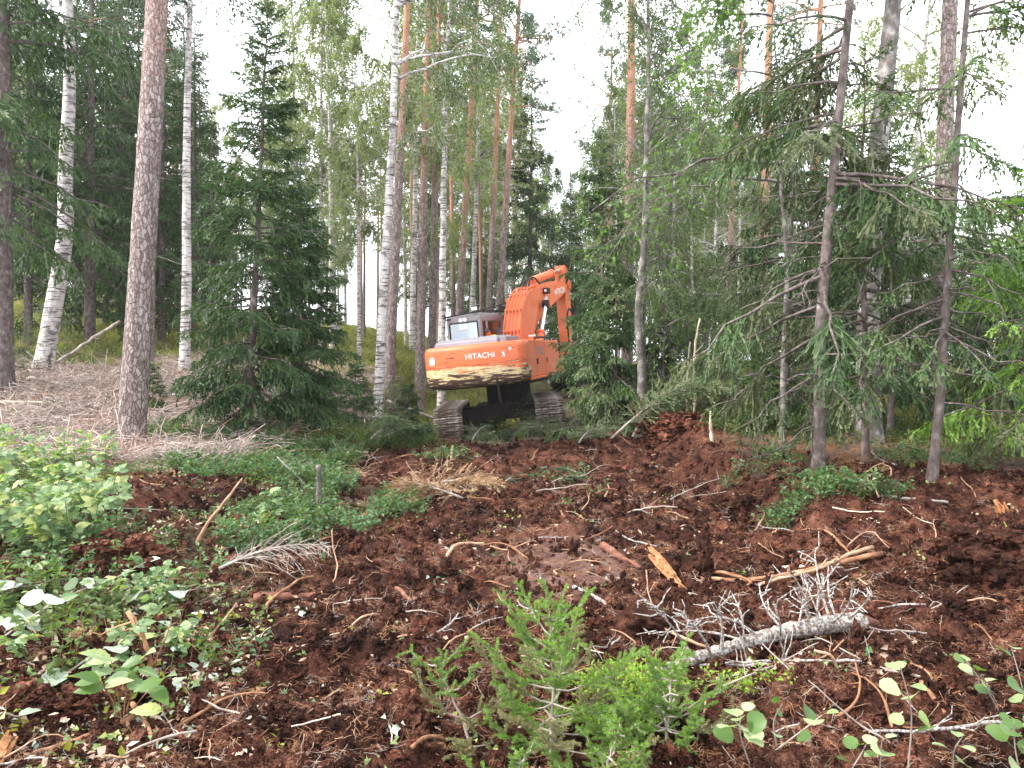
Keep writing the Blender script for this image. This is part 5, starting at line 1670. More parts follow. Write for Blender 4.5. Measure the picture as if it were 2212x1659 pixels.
def stick_px(name, label, cat, a, b, t1, t2, mat, h1=.0, h2=.0, bend=.06, twigs=0, group=None, seed=None, **kw):
    """a stick lying between two ground pixels, t1/t2 thickness in photograph pixels, h1/h2 lift of the ends above ground"""
    p, q = G(*a), G(*b)
    if h1: p = W(a[0], a[1], q[1] if h1 < 0 else p[1]) if h1 < 0 else p + [0, 0, h1]
    if h2: q = W(b[0], b[1], p[1]) if h2 < 0 else q + [0, 0, h2]
    r1, r2 = t1 / FPX * p[1] / 2, t2 / FPX * q[1] / 2
    sd = seed if seed is not None else int(a[0] * 7 + a[1])
    o = put(name, stick_mesh(q - p, r1, r2, mat, sd, bend, twigs, **kw), None, p + [0, 0, r1 * .6])
    return tag(o, label, cat, group)

def splinters(name, label, cat, a, b, t, h1, h2):
    """torn wood: a bundle of flat tapering shards"""
    p, q = G(*a), G(*b)
    q = W(b[0], b[1], p[1]) if h2 < 0 else q + [0, 0, h2]
    p = p + [0, 0, h1]
    v = q - p; L = np.linalg.norm(v); rw = t / FPX * p[1] / 2
    r = np.random.default_rng(int(a[0]) + 5000)
    d = v / L; s = nrm(np.cross(d, [0.2, .1, 1.])); n = np.cross(s, d)
    g = Geo()
    for k in range(22):
        o = s * r.uniform(-.8, .8) * rw + n * r.uniform(-.6, .6) * rw
        t0, t1 = sorted((r.uniform(0, .45), r.uniform(.45, 1.08)))
        wd, th = rw * r.uniform(.25, .6), rw * r.uniform(.08, .25)
        A, B_ = p * 0 + v * t0 + o, v * t1 + o * r.uniform(.5, 1.3)
        M_ = (A + B_) / 2 + n * r.normal(0, .25) * rw
        rows = []
        for c, k1 in ((A, r.uniform(.2, .8)), (M_, 1.0), (B_, r.uniform(.02, .35))):
            rows.append([c + s * wd * k1 + n * th, c - s * wd * k1 + n * th, c - s * wd * k1 - n * th, c + s * wd * k1 - n * th])
        loft(g, rows)
    return tag(put(name, g.mesh(name, MT['wood_orange'], False), None, p + [0, 0, rw * .4]), label, cat)

S = stick_px
S('branch', 'pale straight branch leaning out of the dug hollow beside the bilberries', 'branch', (425, 1185), (522, 1035), 9, 4, 'root_pale', 0, -1, .03)
S('branch', 'thin bare stick slanting through the bilberry patch', 'branch', (662, 1052), (598, 988), 4, 3, 'dead_wood', 0, -1, .05)
S('snag', 'dark broken upright stub with pale split foot at the edge of the bilberries', 'snag', (693, 1110), (688, 1008), 13, 9, 'old_bark', 0, -1, .03)
S('stake', 'short pale cut stake near the needle mound of the thick pine', 'stake', (396, 994), (400, 960), 9, 9, 'dead_wood', 0, -1, .01)
S('branch', 'forked pinkish bare branch lying across the browned spruce bough', 'branch', (972, 1152), (888, 1040), 11, 5, 'root_pale', 0, .12, .05, 5, tmat='dead_wood', tl=.45)
S('branch', 'grey lichened stick beside a crooked orange root in the open peat', 'branch', (922, 1150), (968, 1206), 7, 5, 'lichen_twig', .03, 0, .05, 3, tl=.1)
S('root', 'crooked orange root next to the grey lichened stick in open peat', 'root', (957, 1216), (1042, 1190), 10, 6, 'root_pale', .01, .03, .10)
S('root', 'short red stub of root beside a flat pale stick', 'root', (855, 1272), (886, 1306), 9, 9, 'wood_red', .06, 0, .03)
S('branch', 'flat pale stick beside the short red root stub', 'branch', (872, 1277), (940, 1268), 7, 5, 'root_pale', .01, .01, .03)
S('log', 'reddish brown bark-stripped log chunk in the trodden middle of the strip', 'log', (1300, 1192), (1382, 1232), 20, 9, 'wood_red', .02, 0, .02)
splinters('splintered_log', 'bright orange splintered piece of rotten trunk', 'log', (1396, 1190), (1474, 1284), 24, .03, .02)
S('root', 'pale crooked root curving up towards the bank bilberries', 'root', (1592, 1196), (1692, 1132), 6, 10, 'root_pale', .01, .05, .08)
S('branch', 'white peeled stick lying flat below the peat bank', 'branch', (1690, 1237), (1762, 1236), 7, 7, 'wood_white', .01, .01, .01)
S('branch', 'pinkish stick with lichen tip behind the sapling spruce', 'branch', (1240, 1278), (1312, 1322), 10, 6, 'lichen_twig', .02, .0, .03, 4, tl=.07)
S('log', 'half buried dark reddish log at the edge of the leafy debris', 'log', (548, 1292), (735, 1275), 20, 16, 'wood_red', -0.0, 0, .02)
S('root', 'long knobbly root reaching over the half buried log', 'root', (588, 1322), (690, 1262), 7, 4, 'root', .05, .06, .14)
S('root', 'dark upright root stub forking above the leaf debris', 'root', (335, 1452), (278, 1322), 9, 12, 'root', 0, -1, .08, 5, tl=.2)
S('root', 'straight orange root slanting up out of leafy debris', 'root', (440, 1400), (512, 1306), 5, 4, 'root_pale', .02, -1, .02)
S('branch', 'dark stick with orange peeled end lying below the seedling', 'branch', (40, 1640), (292, 1602), 11, 14, 'root', .03, .05, .04)
S('root', 'short reddish root crossing below the leafy seedling', 'root', (288, 1548), (342, 1630), 10, 8, 'root', .05, .0, .05)
splinters('log_end', 'orange splintered log end poking up beside the dark stick', 'log', (-30, 1672), (16, 1612), 44, 0, 0)
S('branch', 'grey pole lying across the brushwood behind the thick pine', 'log', (95, 808), (258, 772), 5, 7, 'dead_wood', .1, .9, .01, 3)
S('log', 'long pale birch pole lying flat over the brushwood', 'log', (-60, 894), (185, 885), 8, 7, 'wood_white', .15, .15, .02, 3)
S('log', 'dark barked pole slanting across the brushwood', 'log', (215, 858), (60, 838), 6, 8, 'dead_wood', .15, .2, .02, 4)
S('log', 'dark barked pole next to the long pale birch pole', 'log', (245, 905), (95, 885), 7, 8, 'old_bark', .15, .2, .03, 4)
S('log', 'white-barked pole behind the thick pine, pointing at the slender birch', 'log', (265, 870), (450, 868), 5, 6, 'birch_bark', .12, .12, .02)
S('log', 'grey pole low in the brushwood close to the raspberry leaves', 'log', (-40, 912), (140, 918), 7, 6, 'dead_wood', .1, .1, .03, 5)
S('log', 'slender peeled pole in the brushwood by the slender birch', 'log', (300, 888), (430, 876), 5, 5, 'litter', .1, .12, .02, 3)
S('branch', 'pale stripped stick tilted over the bank edge root', 'branch', (1900, 1083), (2048, 1088), 8, 6, 'dead_wood', .03, .02, .02)
splinters('stump_splinter', 'bright orange torn stump splinter standing on the turf pile', 'stump', (2172, 1140), (2152, 1085), 22, 0, -1)
S('root', 'long reddish root winding below the bank towards the turf pile', 'root', (1515, 1262), (1905, 1240), 8, 12, 'root', .02, .10, .05, 4, tl=.15)
S('root', 'pale root beneath the long reddish winding root', 'root', (1640, 1275), (1890, 1235), 7, 9, 'root_pale', .02, .09, .07, 3, tl=.12)
S('branch', 'thin bare branch lying in front of the excavator track', 'branch', (835, 908), (1080, 945), 5, 6, 'dead_wood', .45, .05, .02, 4, tl=.4)
S('branch', 'pale pole resting by the foot of the excavator track', 'branch', (1100, 938), (1215, 925), 6, 6, 'root_pale', .12, .12, .02)
S('branch', 'lichened branch pointing down the slope past the fallen log', 'branch', (1560, 1420), (1945, 1508), 6, 12, 'lichen_twig', .05, .0, .03, 8, tl=.22, tmat='lichen_twig')
S('branch', 'thin lichened twig curving under the fallen log', 'branch', (1510, 1440), (1860, 1460), 5, 6, 'lichen_twig', .03, .02, .05, 5, tl=.12, tmat='lichen_twig')
S('branch', 'grey branch lying among the pale aspen leaves at the strip edge', 'branch', (1880, 1655), (2230, 1620), 7, 9, 'lichen_twig', .05, .05, .03, 6, tl=.2)
S('branch', 'splintered grey-brown stick end beside the tall aspen shoot', 'branch', (1990, 1510), (2060, 1570), 12, 8, 'root', .02, .0, .02, 3, tl=.06)
S('root', 'twisted orange root beside the lichened branch', 'root', (1760, 1405), (1810, 1450), 7, 6, 'root_pale', -1, .0, .10)
S('branch', 'slim upright peeled sapling above the root ball', 'sapling', (1497, 905), (1512, 690), 6, 4, 'wood_white', 0, -1, .04, 3, tl=.3)
S('branch', 'second peeled sapling, shorter, above the root ball', 'sapling', (1488, 905), (1492, 740), 5, 3, 'dead_wood', 0, -1, .03)
S('snag', 'pale split stump standing on the peat mound', 'stump', (1538, 968), (1536, 890), 9, 5, 'wood_white', 0, -1, .02, 2, tl=.2)

# smaller roots and twigs strewn over the strip
rng = np.random.default_rng(700)
SM = [('root', stick_mesh((.30, 0, .03), .006, .003, 'root_pale', 1, .12, 2, tl=.08)), ('root', stick_mesh((.42, 0, .02), .008, .004, 'root', 2, .14, 3, tl=.12)), ('root', stick_mesh((.5, 0, .05), .007, .003, 'root_pale', 3, .18, 3, tl=.15)),
      ('root', stick_mesh((.25, 0, .04), .006, .004, 'wood_red', 4, .10)), ('twig', stick_mesh((.34, 0, .03), .005, .003, 'lichen_twig', 5, .06, 6, tl=.07)), ('twig', stick_mesh((.28, 0, .02), .005, .003, 'wood_white', 6, .05)),
      ('twig', stick_mesh((.55, 0, .05), .006, .003, 'dead_wood', 7, .08, 5, tl=.14)), ('twig', stick_mesh((.22, 0, .02), .004, .003, 'root_pale', 8, .10))]
LAB = ['thin pale orange root lying loose on the churned peat', 'brown hairy root snaking over the churned peat', 'long curly pale root half out of the churned peat', 'short reddish root end sticking from the churned peat',
       'grey lichen-crusted twig dropped on the churned peat', 'short white peeled twig on the churned peat', 'dry forked brown twig lying on the churned peat', 'small bent tan twig lying on the churned peat']
x, y = field(420, 2.9, 14, rng, .62, mask=peat)
for k in range(min(230, len(x))):
    j = int(rng.integers(0, 8)); nm, me = SM[j]
    s = float(rng.uniform(.6, 1.5) * (y[k] / 5) ** .4)
    a = float(rng.uniform(0, 6.28)); ex, ey = x[k] + .36 * s * math.cos(a), y[k] + .36 * s * math.sin(a)
    z0, z1 = hz1(x[k], y[k]), hz1(ex, ey)
    o = put(nm, me, None, (x[k], y[k], z0 + .008), (Matrix.Rotation(a, 4, 'Z') @ Matrix.Rotation(-math.atan2(z1 - z0, .36 * s) - float(rng.uniform(-.05, .25)), 4, 'Y') @ Matrix.Rotation(float(rng.uniform(0, 6.28)), 4, 'X')).to_euler(), s)
    tag(o, LAB[j], nm, 'roots and twigs strewn on the peat')

# ------------------------------------------------------------------ fallen lichen log with dead side twigs
def fallen_log():
    a, b = G(1862, 1372), G(1270, 1492)
    a = a + [0, 0, .045]; b = b + [0, 0, .03]
    r = np.random.default_rng(9)
    v = b - a; K = 90; t = np.linspace(0, 1, K)[:, None]
    P = v * t + np.array([0, 0, 1]) * .03 * np.sin(t * 5) + np.array([.2, 1, 0]) * .03 * np.sin(t * 3.2)
    rad = np.interp(t[:, 0], [0, .05, .45, 1], [.050, .054, .036, .012]) * (1 + .05 * r.normal(size=K))
    g = Geo(); n = 28
    tubes(g, P, rad[None], n, 0, True)
    vv = g.v[0]; ax = np.repeat(P, n, 0)
    vv += nrm(vv - ax) * (.010 * fbm(vv[:, 0] * 22, vv[:, 1] * 22 + vv[:, 2] * 30, 4, 3))[:, None]
    lg = thing('fallen_log', 'grey lichen-covered fallen log with bare side twigs lying over the dug peat', 'log', a)
    put('trunk', g.mesh('fallen_log', MT['lichen']), lg)
    g = Geo(); tubes(g, np.stack([np.zeros(3), -v / np.linalg.norm(v) * .13 + [0, 0, -.03]]), np.array([[.046, .014]]), 10)
    put('broken_end', g.mesh('broken_end', MT['wood_red']), lg)
    spec = [(.10, (1790, 1220)), (.13, (1760, 1195)), (.16, (1735, 1235)), (.19, (1815, 1215)), (.22, (1700, 1225)), (.30, (1640, 1260)), (.34, (1670, 1300)), (.48, (1580, 1280)), (.56, (1540, 1300)), (.66, (1370, 1280)), (.27, (1745, 1270)), (.40, (1500, 1340)), (.60, (1470, 1320)), (.08, (1880, 1290)), (.15, (1840, 1255)), (.45, (1400, 1370))]
    for q, (tt, px) in enumerate(spec):
        p0 = v * tt + [0, 0, .02]
        p1 = W(px[0], px[1], float((a + p0)[1]) + r.uniform(-.25, .35)) - a
        g = Geo()
        L = np.linalg.norm(p1 - p0); u = np.linspace(0, 1, 9)[:, None]
        Q = p0 + (p1 - p0) * u + nrm(np.cross(p1 - p0, r.normal(size=3))) * .12 * L * np.sin(u * 3.1)
        tubes(g, Q, np.linspace(.009, .0035, 9)[None] * (1 + .2 * r.normal(size=(1, 9))), 6)
        m = 7
        pp, tg = lerp_path(Q[None], r.uniform(.25, 1, (1, m))); pp, tg = pp[0], tg[0]
        d = nrm(tg + r.normal(0, .75, tg.shape)); ln = L * r.uniform(.1, .38, (m, 1))
        tubes(g, np.stack([pp, pp + d * ln * .4, pp + d * ln * .7 + r.normal(0, .015, pp.shape), pp + d * ln + r.normal(0, .03, pp.shape)], 1), np.array([[.005, .0045, .004, .002]]), 5)
        put('twig', g.mesh('log_twig', MT['lichen_twig']), lg)
fallen_log()

# dark burnt-looking hollow root block behind the log
def root_block():
    v, f = ico_lump(77, .6, 4, .012)
    v = v * [.17, .12, .11]
    c = G(1405, 1378)
    o = put('root_block', Geo().add(v, f).mesh('root_block', MT['peat']), None, c + [.0, .18, .08])
    tag(o, 'dark squared block of torn peat behind the fallen log', 'peat block')
    for px, py, sx, sy, sz, lab in ((1425, 958, .45, .35, .48, 'dark upturned root ball beside the birch with peeling stem'), (1480, 938, .55, .4, .26, 'low peat heap beneath the peeled saplings'),
                                    (1790, 1540, .30, .14, .08, 'brown flat-topped turf lump near the lichened branch'), (2175, 1235, .38, .35, .22, 'torn turf pile at the end of the bank'),
                                    (230, 1235, .42, .25, .2, 'overhanging turf lump at the edge of the raspberries'), (1590, 1120, .5, .3, .2, 'overhanging turf lip of the peat bank'), (2110, 1330, .26, .2, .12, 'crumbling turf lump below the turf pile'), (80, 1560, .34, .12, .1, 'low peat shelf beside the leafy seedling')):
        c = G(px, py)
        gg = Geo(); r = np.random.default_rng(int(px))
        for q in range(170):
            v, f = ico_lump(int(px) + q, .8, 2, .09)
            u = nrm(r.normal(size=3)) * r.random() ** .4
            gg.add(v * r.uniform(.025, .10) * (sx + sy) * .8 + u * [sx, sy, sz], f)
        o = put('turf_lump', gg.mesh('turf_lump', MT['peat'], False), None, c + [0, sy * .5, sz * .15])
        tag(o, lab, 'turf')
        if px == 1425:
            for q in range(9):
                r = np.random.default_rng(q + 900)
                d = np.array([r.uniform(-.5, .5), r.uniform(-.6, .2), r.uniform(.2, .9)]) * .8
                put('root', stick_mesh(d, .010, .004, 'root', 900 + q, .15, 2, tl=.2), o, d * .25)
root_block()

# ------------------------------------------------------------------ spruce boughs lying cut
def bough(seed, L, w, mat, nsub=4, tw=.05, width=.5, arch=.1):
    r = np.random.default_rng(seed); T, C = Geo(), Geo()
    K = 10; u = np.linspace(0, 1, K)[:, None]
    P = np.concatenate([u * L, .06 * L * np.sin(u * 3), arch * L * np.sin(u * 2.6)], 1)
    tubes(T, P, np.linspace(.016, .004, K)[None] * L ** .5, 6, 0, True)
    n = int(L / tw) * 2
    s = np.linspace(.12, 1, n); p, tg = lerp_path(P[None], s[None]); p, tg = p[0], tg[0]
    sd = nrm(np.cross(tg, [0, 0, 1.])) * np.where(np.arange(n) % 2, 1, -1)[:, None]
    d = nrm(tg * .8 + sd * r.uniform(.4, 1.0, (n, 1)) + [0, 0, -.15] + r.normal(0, .22, tg.shape)); ln = width * L * (1.1 - s) * r.uniform(.4, 1.1, n) + .08
    Q = np.stack([p, p + d * ln[:, None] * .5, p + d * ln[:, None] - np.array([0, 0, .12]) * ln[:, None]], 1)
    tubes(T, Q, np.array([[.004, .003, .0015]]), 3)
    shoots(C, p, d, ln, w, 6, .12, r)
    for j in range(nsub * 2):
        q = r.uniform(.1, .95, n)[:, None]; pp = p + d * ln[:, None] * q; pp[:, 2] -= .12 * ln * q[:, 0] ** 2
        dd = nrm(d + nrm(np.cross(d, r.normal(size=d.shape))) * .8); shoots(C, pp, dd, ln * r.uniform(.2, .45, n) + .03, w, 4, .2, r)
    return T.mesh('bough_wood', MT['dead_wood']), C.mesh('bough_needles', MT[mat], False)

BG = [bough(80, 1.5, .016, 'spruce_grey'), bough(81, 1.8, .016, 'spruce_grey', arch=.2), bough(82, 1.2, .016, 'spruce')]
def lay(bg, px, py, az, pitch, s, label, group=None, up=.0):
    c = G(px, py)
    o = thing('spruce_bough', label, 'bough', c + [0, 0, up], group, (Matrix.Rotation(az, 4, 'Z') @ Matrix.Rotation(-pitch, 4, 'Y')).to_euler(), s)
    put('branch', bg[0], o); put('needles', bg[1], o)
rb = random.Random(5)
for px, py, n, w_, lab, grp in ((1300, 945, 15, 85, 'cut grey-green spruce bough in the heap beside the excavator track', 'boughs heaped beside the excavator'),
                                (840, 950, 7, 70, 'cut green spruce bough lying before the excavator track', 'boughs before the excavator tracks'),
                                (1065, 942, 11, 50, 'cut spruce bough heaped between the excavator tracks', 'boughs between the excavator tracks')):
    for k in range(n):
        q = rb.uniform(-1, 1)
        lay(BG[rb.randrange(2) if px == 1300 else rb.choice((0, 2, 2))], px + q * w_, py + rb.uniform(-12, 22), rb.uniform(0, 6.28), rb.uniform(-.02, .42), rb.uniform(.6, 1.15) * (1.15 if px == 1300 else .75), lab, grp, rb.uniform(.05, .45) * (1 - abs(q)) * (1 if px == 1300 else .5) + .04)
BB = bough(85, 1.0, .016, 'spruce_brown', 5, .04, .6)
lay(BB, 880, 1075, -.25, .08, 1.05, 'browned dead spruce bough under the forked pinkish branch', None, .06)
lay(BB, 1000, 1105, 2.6, .05, .85, 'smaller browned dead spruce bough overlapping the forked pinkish branch', None, .05)
lay(BG[2], 1085, 1050, .6, .15, .35, 'small green spruce tip dropped in the middle of the strip', None, .02)
lay(BG[2], 1190, 1048, .3, .10, .40, 'flat green spruce spray lying beyond the trodden patch', None, .02)
lay(BG[2], 1250, 1025, 2.5, .1, .30, 'little green spruce sprig lying near the felled heap', None, .02)
TW = bough(86, .9, .004, 'dead_wood', 2, .05, .6)
lay(TW, 455, 1250, .35, .12, .9, 'bundle of bare pinkish twigs lying near the hollow', None, .04)

# ------------------------------------------------------------------ leaves as single pieces
def leaflet(g, o, d, n, L, Wd, shape='ovate', teeth=.12, K=9, curl=.15, mat=0):
    d = np.asarray(d, float) / np.linalg.norm(d); s = np.cross(d, n); s /= np.linalg.norm(s); n = np.cross(s, d)
    t = np.linspace(0, 1, K)
    if shape == 'round':
        w = np.sqrt(np.clip(1 - (2 * t - 1) ** 2, 0, 1)) * (1 + .1 * (t < .5)); w[-1] = .0
    else:
        w = np.sin(np.pi * t ** .72) ** .9
    w = w * (1 + teeth * np.where(np.arange(K) % 2, 1, -1)); w[0] = .04; w[-1] = 0.0
    mid = o + np.outer(t * L, d) - np.outer(curl * L * t ** 2, n)
    le = mid + np.outer(w * Wd / 2, s) + np.outer(w * Wd * .12, n); ri = mid - np.outer(w * Wd / 2, s) + np.outer(w * Wd * .12, n)
    f = []
    for k in range(K - 1):
        f.append([k, k + 1, K + k + 1, K + k]); f.append([k + 1, k, 2 * K + k, 2 * K + k + 1])
    g.add(np.concatenate([mid, le, ri]), f, mat)

def leaf_mesh(kind, mat, seed=0):
    r = np.random.default_rng(seed); g = Geo(); Z = np.array([0, 0, 1.])
    if kind == 'round':                                   # aspen, 1 unit = leaf length
        tubes(g, np.array([[0, 0, 0], [.25, 0, .05], [.5, 0, .04]]), .012, 3)
        leaflet(g, np.array([.45, 0, .04]), [1, 0, -.1], Z + r.normal(0, .1, 3), 1.0, 1.0, 'round', .05, 11, .12)
    elif kind == 'ovate':
        leaflet(g, np.zeros(3), [1, 0, 0], Z + r.normal(0, .1, 3), 1.0, .52, 'ovate', .07, 13, .2)
    else:                                                 # raspberry: three to five leaflets
        tubes(g, np.array([[0, 0, 0], [.3, 0, .06], [.62, 0, .05]]), .012, 3)
        leaflet(g, np.array([.6, 0, .05]), [1, 0, -.15], Z + r.normal(0, .12, 3), .75, .52, 'ovate', .10, 11, .2)
        for s in (-1, 1):
            leaflet(g, np.array([.55, 0, .05]), [.35, s, -.1], Z + r.normal(0, .15, 3), .62, .42, 'ovate', .10, 11, .2)
            if kind == 'rasp5': leaflet(g, np.array([.36, 0, .05]), [.15, s, -.1], Z + r.normal(0, .15, 3), .5, .34, 'ovate', .10, 11, .2)
    return g.mesh('leaf', MT[mat], True)

LF = {'rasp': [leaf_mesh('rasp3', 'raspberry', 1), leaf_mesh('rasp5', 'raspberry', 2), leaf_mesh('rasp3', 'raspberry', 3)],
      'aspen': [leaf_mesh('round', 'aspen_pale', 4), leaf_mesh('round', 'aspen_leaf', 5), leaf_mesh('round', 'aspen_pale', 6)],
      'fallen': [leaf_mesh('ovate', 'underside', 7), leaf_mesh('ovate', 'raspberry', 8), leaf_mesh('ovate', 'underside', 9), leaf_mesh('round', 'underside', 10)],
      'rowan': [leaf_mesh('ovate', 'raspberry', 11), leaf_mesh('ovate', 'aspen_leaf', 12)],
      'shrub': [leaf_mesh('round', 'aspen_leaf', 13), leaf_mesh('ovate', 'aspen_leaf', 14)]}

def frame(d, n):
    d = Vector(d).normalized(); n = Vector(n); s = n.cross(d)
    if s.length < 1e-4: s = Vector((0, 1, 0))
    s.normalize(); n = d.cross(s)
    return Matrix((d, s, n)).transposed().to_euler()

def shoot_plant(name, label, cat, base, path, nleaf, size, kinds, rng, group=None, stem='root', r0=.004, t0=.25, tilt=.3, flat=False, spread=1.0):
    base = np.asarray(base, float)
    root = thing(name, label, cat, base, group)
    P = smooth_path(np.asarray(path, float), 14)
    g = Geo(); tubes(g, P, np.linspace(r0, r0 * .45, 14)[None], 6)
    put('stem', g.mesh('stem', MT[stem]), root)
    s = np.linspace(t0, 1, nleaf)
    q, tg = lerp_path(P[None], s[None]); q, tg = q[0], tg[0]
    a = rng.uniform(0, 6.28)
    for k in range(nleaf):
        a += 2.4 + rng.normal(0, .3)
        d = np.array([math.cos(a), math.sin(a), rng.normal(tilt, .25)]) * [spread, spread, 1] + tg[k] * .35
        n = np.array([rng.normal(0, .5), rng.normal(-.2, .5), 1.0])
        if flat: d[2] = rng.normal(.1, .25)
        sz = size * rng.uniform(.7, 1.2) * (.65 if k == nleaf - 1 else 1)
        put('leaf', kinds[int(rng.integers(0, len(kinds)))], root, q[k], frame(d, n), sz)
    return root

rng = np.random.default_rng(800)
# raspberry thicket
RB = [(rng.uniform(-30, 275), rng.uniform(985, 1215)) for _ in range(46)]
for k, (px, py) in enumerate(sorted(RB, key=lambda p: p[1])):
    if px > 150 and py > 1150: px -= 120
    c = G(px, py)
    h = float(rng.uniform(.25, .52)); dx, dy = rng.normal(0, .12, 2)
    shoot_plant('raspberry_plant', 'raspberry cane with light green leaflets in the thicket before the thick pine', 'raspberry', c - [0, 0, .02], [(0, 0, 0), (dx * .3, dy * .3, h * .5), (dx, dy, h)], int(rng.integers(8, 14)), .125, LF['rasp'], rng, 'raspberry canes before the thick pine', 'bilberry', .004)
for px, py, lab in ((200, 1165, 'taller raspberry cane overhanging the dug hollow'), (575, 1145, 'lone broad-leaved seedling beside the bilberries'), (235, 1110, 'raspberry cane with large leaves at the rim of the hollow')):
    c = G(px, py); shoot_plant('raspberry_plant', lab, 'raspberry', c - [0, 0, .02], [(0, 0, 0), (.03, 0, .2), (.08, -.02, .42)], 11, .135, LF['rasp'], rng, None, 'bilberry', .004)

for k in range(20):
    px, py = rng.uniform(-20, 430), rng.uniform(1190, 1460)
    c = G(px, py); h = float(rng.uniform(.08, .22)); dx, dy = rng.normal(0, .1, 2)
    shoot_plant('raspberry_seedling', 'small raspberry seedling among the broken branches and torn peat', 'raspberry', c - [0, 0, .01], [(0, 0, 0), (dx * .4, dy * .4, h * .6), (dx, dy, h)], int(rng.integers(4, 8)), .085, LF['rasp'], rng, 'raspberry seedlings at the strip edge', 'bilberry', .003)

# broken leafy branches lying at the lower left, pale leaf undersides up
for k, (a, b, n, lab) in enumerate((((-40, 1455), (330, 1240), 20, 'long broken branch with white leaf undersides along the strip edge'), ((-60, 1330), (120, 1290), 14, 'broken branch with white leaves below the raspberries'),
                                    ((120, 1490), (420, 1385), 14, 'broken thin branch with mixed green and white leaves by the root stub'), ((230, 1330), (470, 1300), 12, 'leafy broken twig pointing at the half buried log'), ((-60, 1420), (60, 1380), 10, 'broken branch end with curled white leaves at the debris edge'),
                                    ((-40, 1640), (70, 1590), 4, 'single leafy twig with big white leaves near the dark stick'))):
    p, q = G(*a), G(*b)
    shoot_plant('broken_branch', lab, 'branch', p + [0, 0, .05], [(0, 0, 0), (q - p) * .35 + [0, 0, .08], (q - p) * .7 + [0, 0, .05], (q - p) + [0, 0, .06]], n, .10 + .015 * (k % 2), LF['fallen'], rng, None, 'dead_wood', .006, .12, .25)
for k in range(26):
    px, py = rng.uniform(-10, 440), rng.uniform(1215, 1500)
    c = G(px, py)
    o = put('fallen_leaf', LF['fallen'][int(rng.integers(0, 4))], None, c + [0, 0, .035], frame((rng.normal(), rng.normal(), rng.normal(0, .3)), (rng.normal(0, .4), rng.normal(0, .4), 1)), float(rng.uniform(.07, .11)))
    tag(o, 'single pale leaf lying among the broken leafy branches', 'leaf', 'loose pale leaves at the strip edge')

# leafy seedling at the lower left
def seedling():
    c = G(265, 1590)
    root = thing('rowan_seedling', 'seedling with dull green toothed leaflets rising from the dark peat shelf', 'seedling', c)
    d = float(c[1])
    tips = [((215, 1470), 4), ((240, 1425), 4), ((310, 1420), 4), ((350, 1470), 3), ((280, 1455), 4), ((225, 1540), 3), ((350, 1535), 2)]
    for k, (px, n) in enumerate(tips):
        tip = W(px[0], px[1], d - .1 + .12 * (k % 3)) - c
        P = smooth_path([(0, 0, 0), tip * .5 + [0, 0, .03], tip], 10)
        g = Geo(); tubes(g, P, np.linspace(.004, .0018, 10)[None], 5)
        br = put('stem', g.mesh('stem', MT['root']), root)
        for j in range(n):
            q = P[9 - 2 * (j // 2)]; s = -1 if j % 2 else 1
            dr = np.array([s * .9, rng.normal(-.2, .3), rng.normal(-.05, .2)]) if j else np.array([.3 * np.sign(tip[0]), -.3, .3])
            put('leaf', LF['rowan'][int(rng.integers(0, 2))], root, q, frame(dr, (rng.normal(0, .3), -.4, 1)), float(rng.uniform(.10, .145)))
seedling()

# pale aspen shoots at the lower right: foot pixel, top pixel, distance, leaves
for k, (a, b, d, n, sz, lab) in enumerate((((1640, 1690), (1600, 1545), 2.75, 10, .085, 'cluster of big pale ragged aspen leaves next to the low spruce'), ((1690, 1700), (1775, 1545), 2.8, 5, .075, 'aspen shoot with one yellow-bitten pale leaf'),
                                          ((1700, 1690), (1690, 1520), 2.9, 3, .055, 'thin aspen shoot with a single narrow leaf on top'), ((1850, 1700), (1870, 1610), 2.7, 7, .065, 'low aspen shoot with green ragged leaves'),
                                          ((1990, 1720), (1945, 1440), 2.75, 9, .075, 'tall aspen shoot with green leaves along a leaning stem'), ((2200, 1520), (2085, 1425), 3.4, 8, .085, 'aspen shoot with pale round leaves over the open peat'),
                                          ((2260, 1500), (2185, 1400), 3.3, 6, .095, 'aspen shoot with large pale leaves beside the turf lump'), ((2250, 1700), (2190, 1555), 2.8, 9, .085, 'aspen shoot with pale leaves above the grey branch'),
                                          ((1930, 1700), (1905, 1600), 2.65, 5, .075, 'short aspen shoot with dark green leaves beside the tall one'), ((2090, 1690), (2080, 1590), 2.8, 6, .065, 'small aspen shoot standing by the grey branch'))):
    r0 = ray(*a); t = W(b[0], b[1], d)
    x = (a[0] - CX) / FPX * d
    base = np.array([x, d + .05, hz1(x, d + .05)])
    v = t - base
    shoot_plant('aspen_shoot', lab, 'aspen', base, [(0, 0, 0), v * .5 + [rng.normal(0, .02), 0, .02], v], max(3, n - 1), sz * .85, LF['aspen'], rng, None, 'dead_wood', .0035, .3, .1)

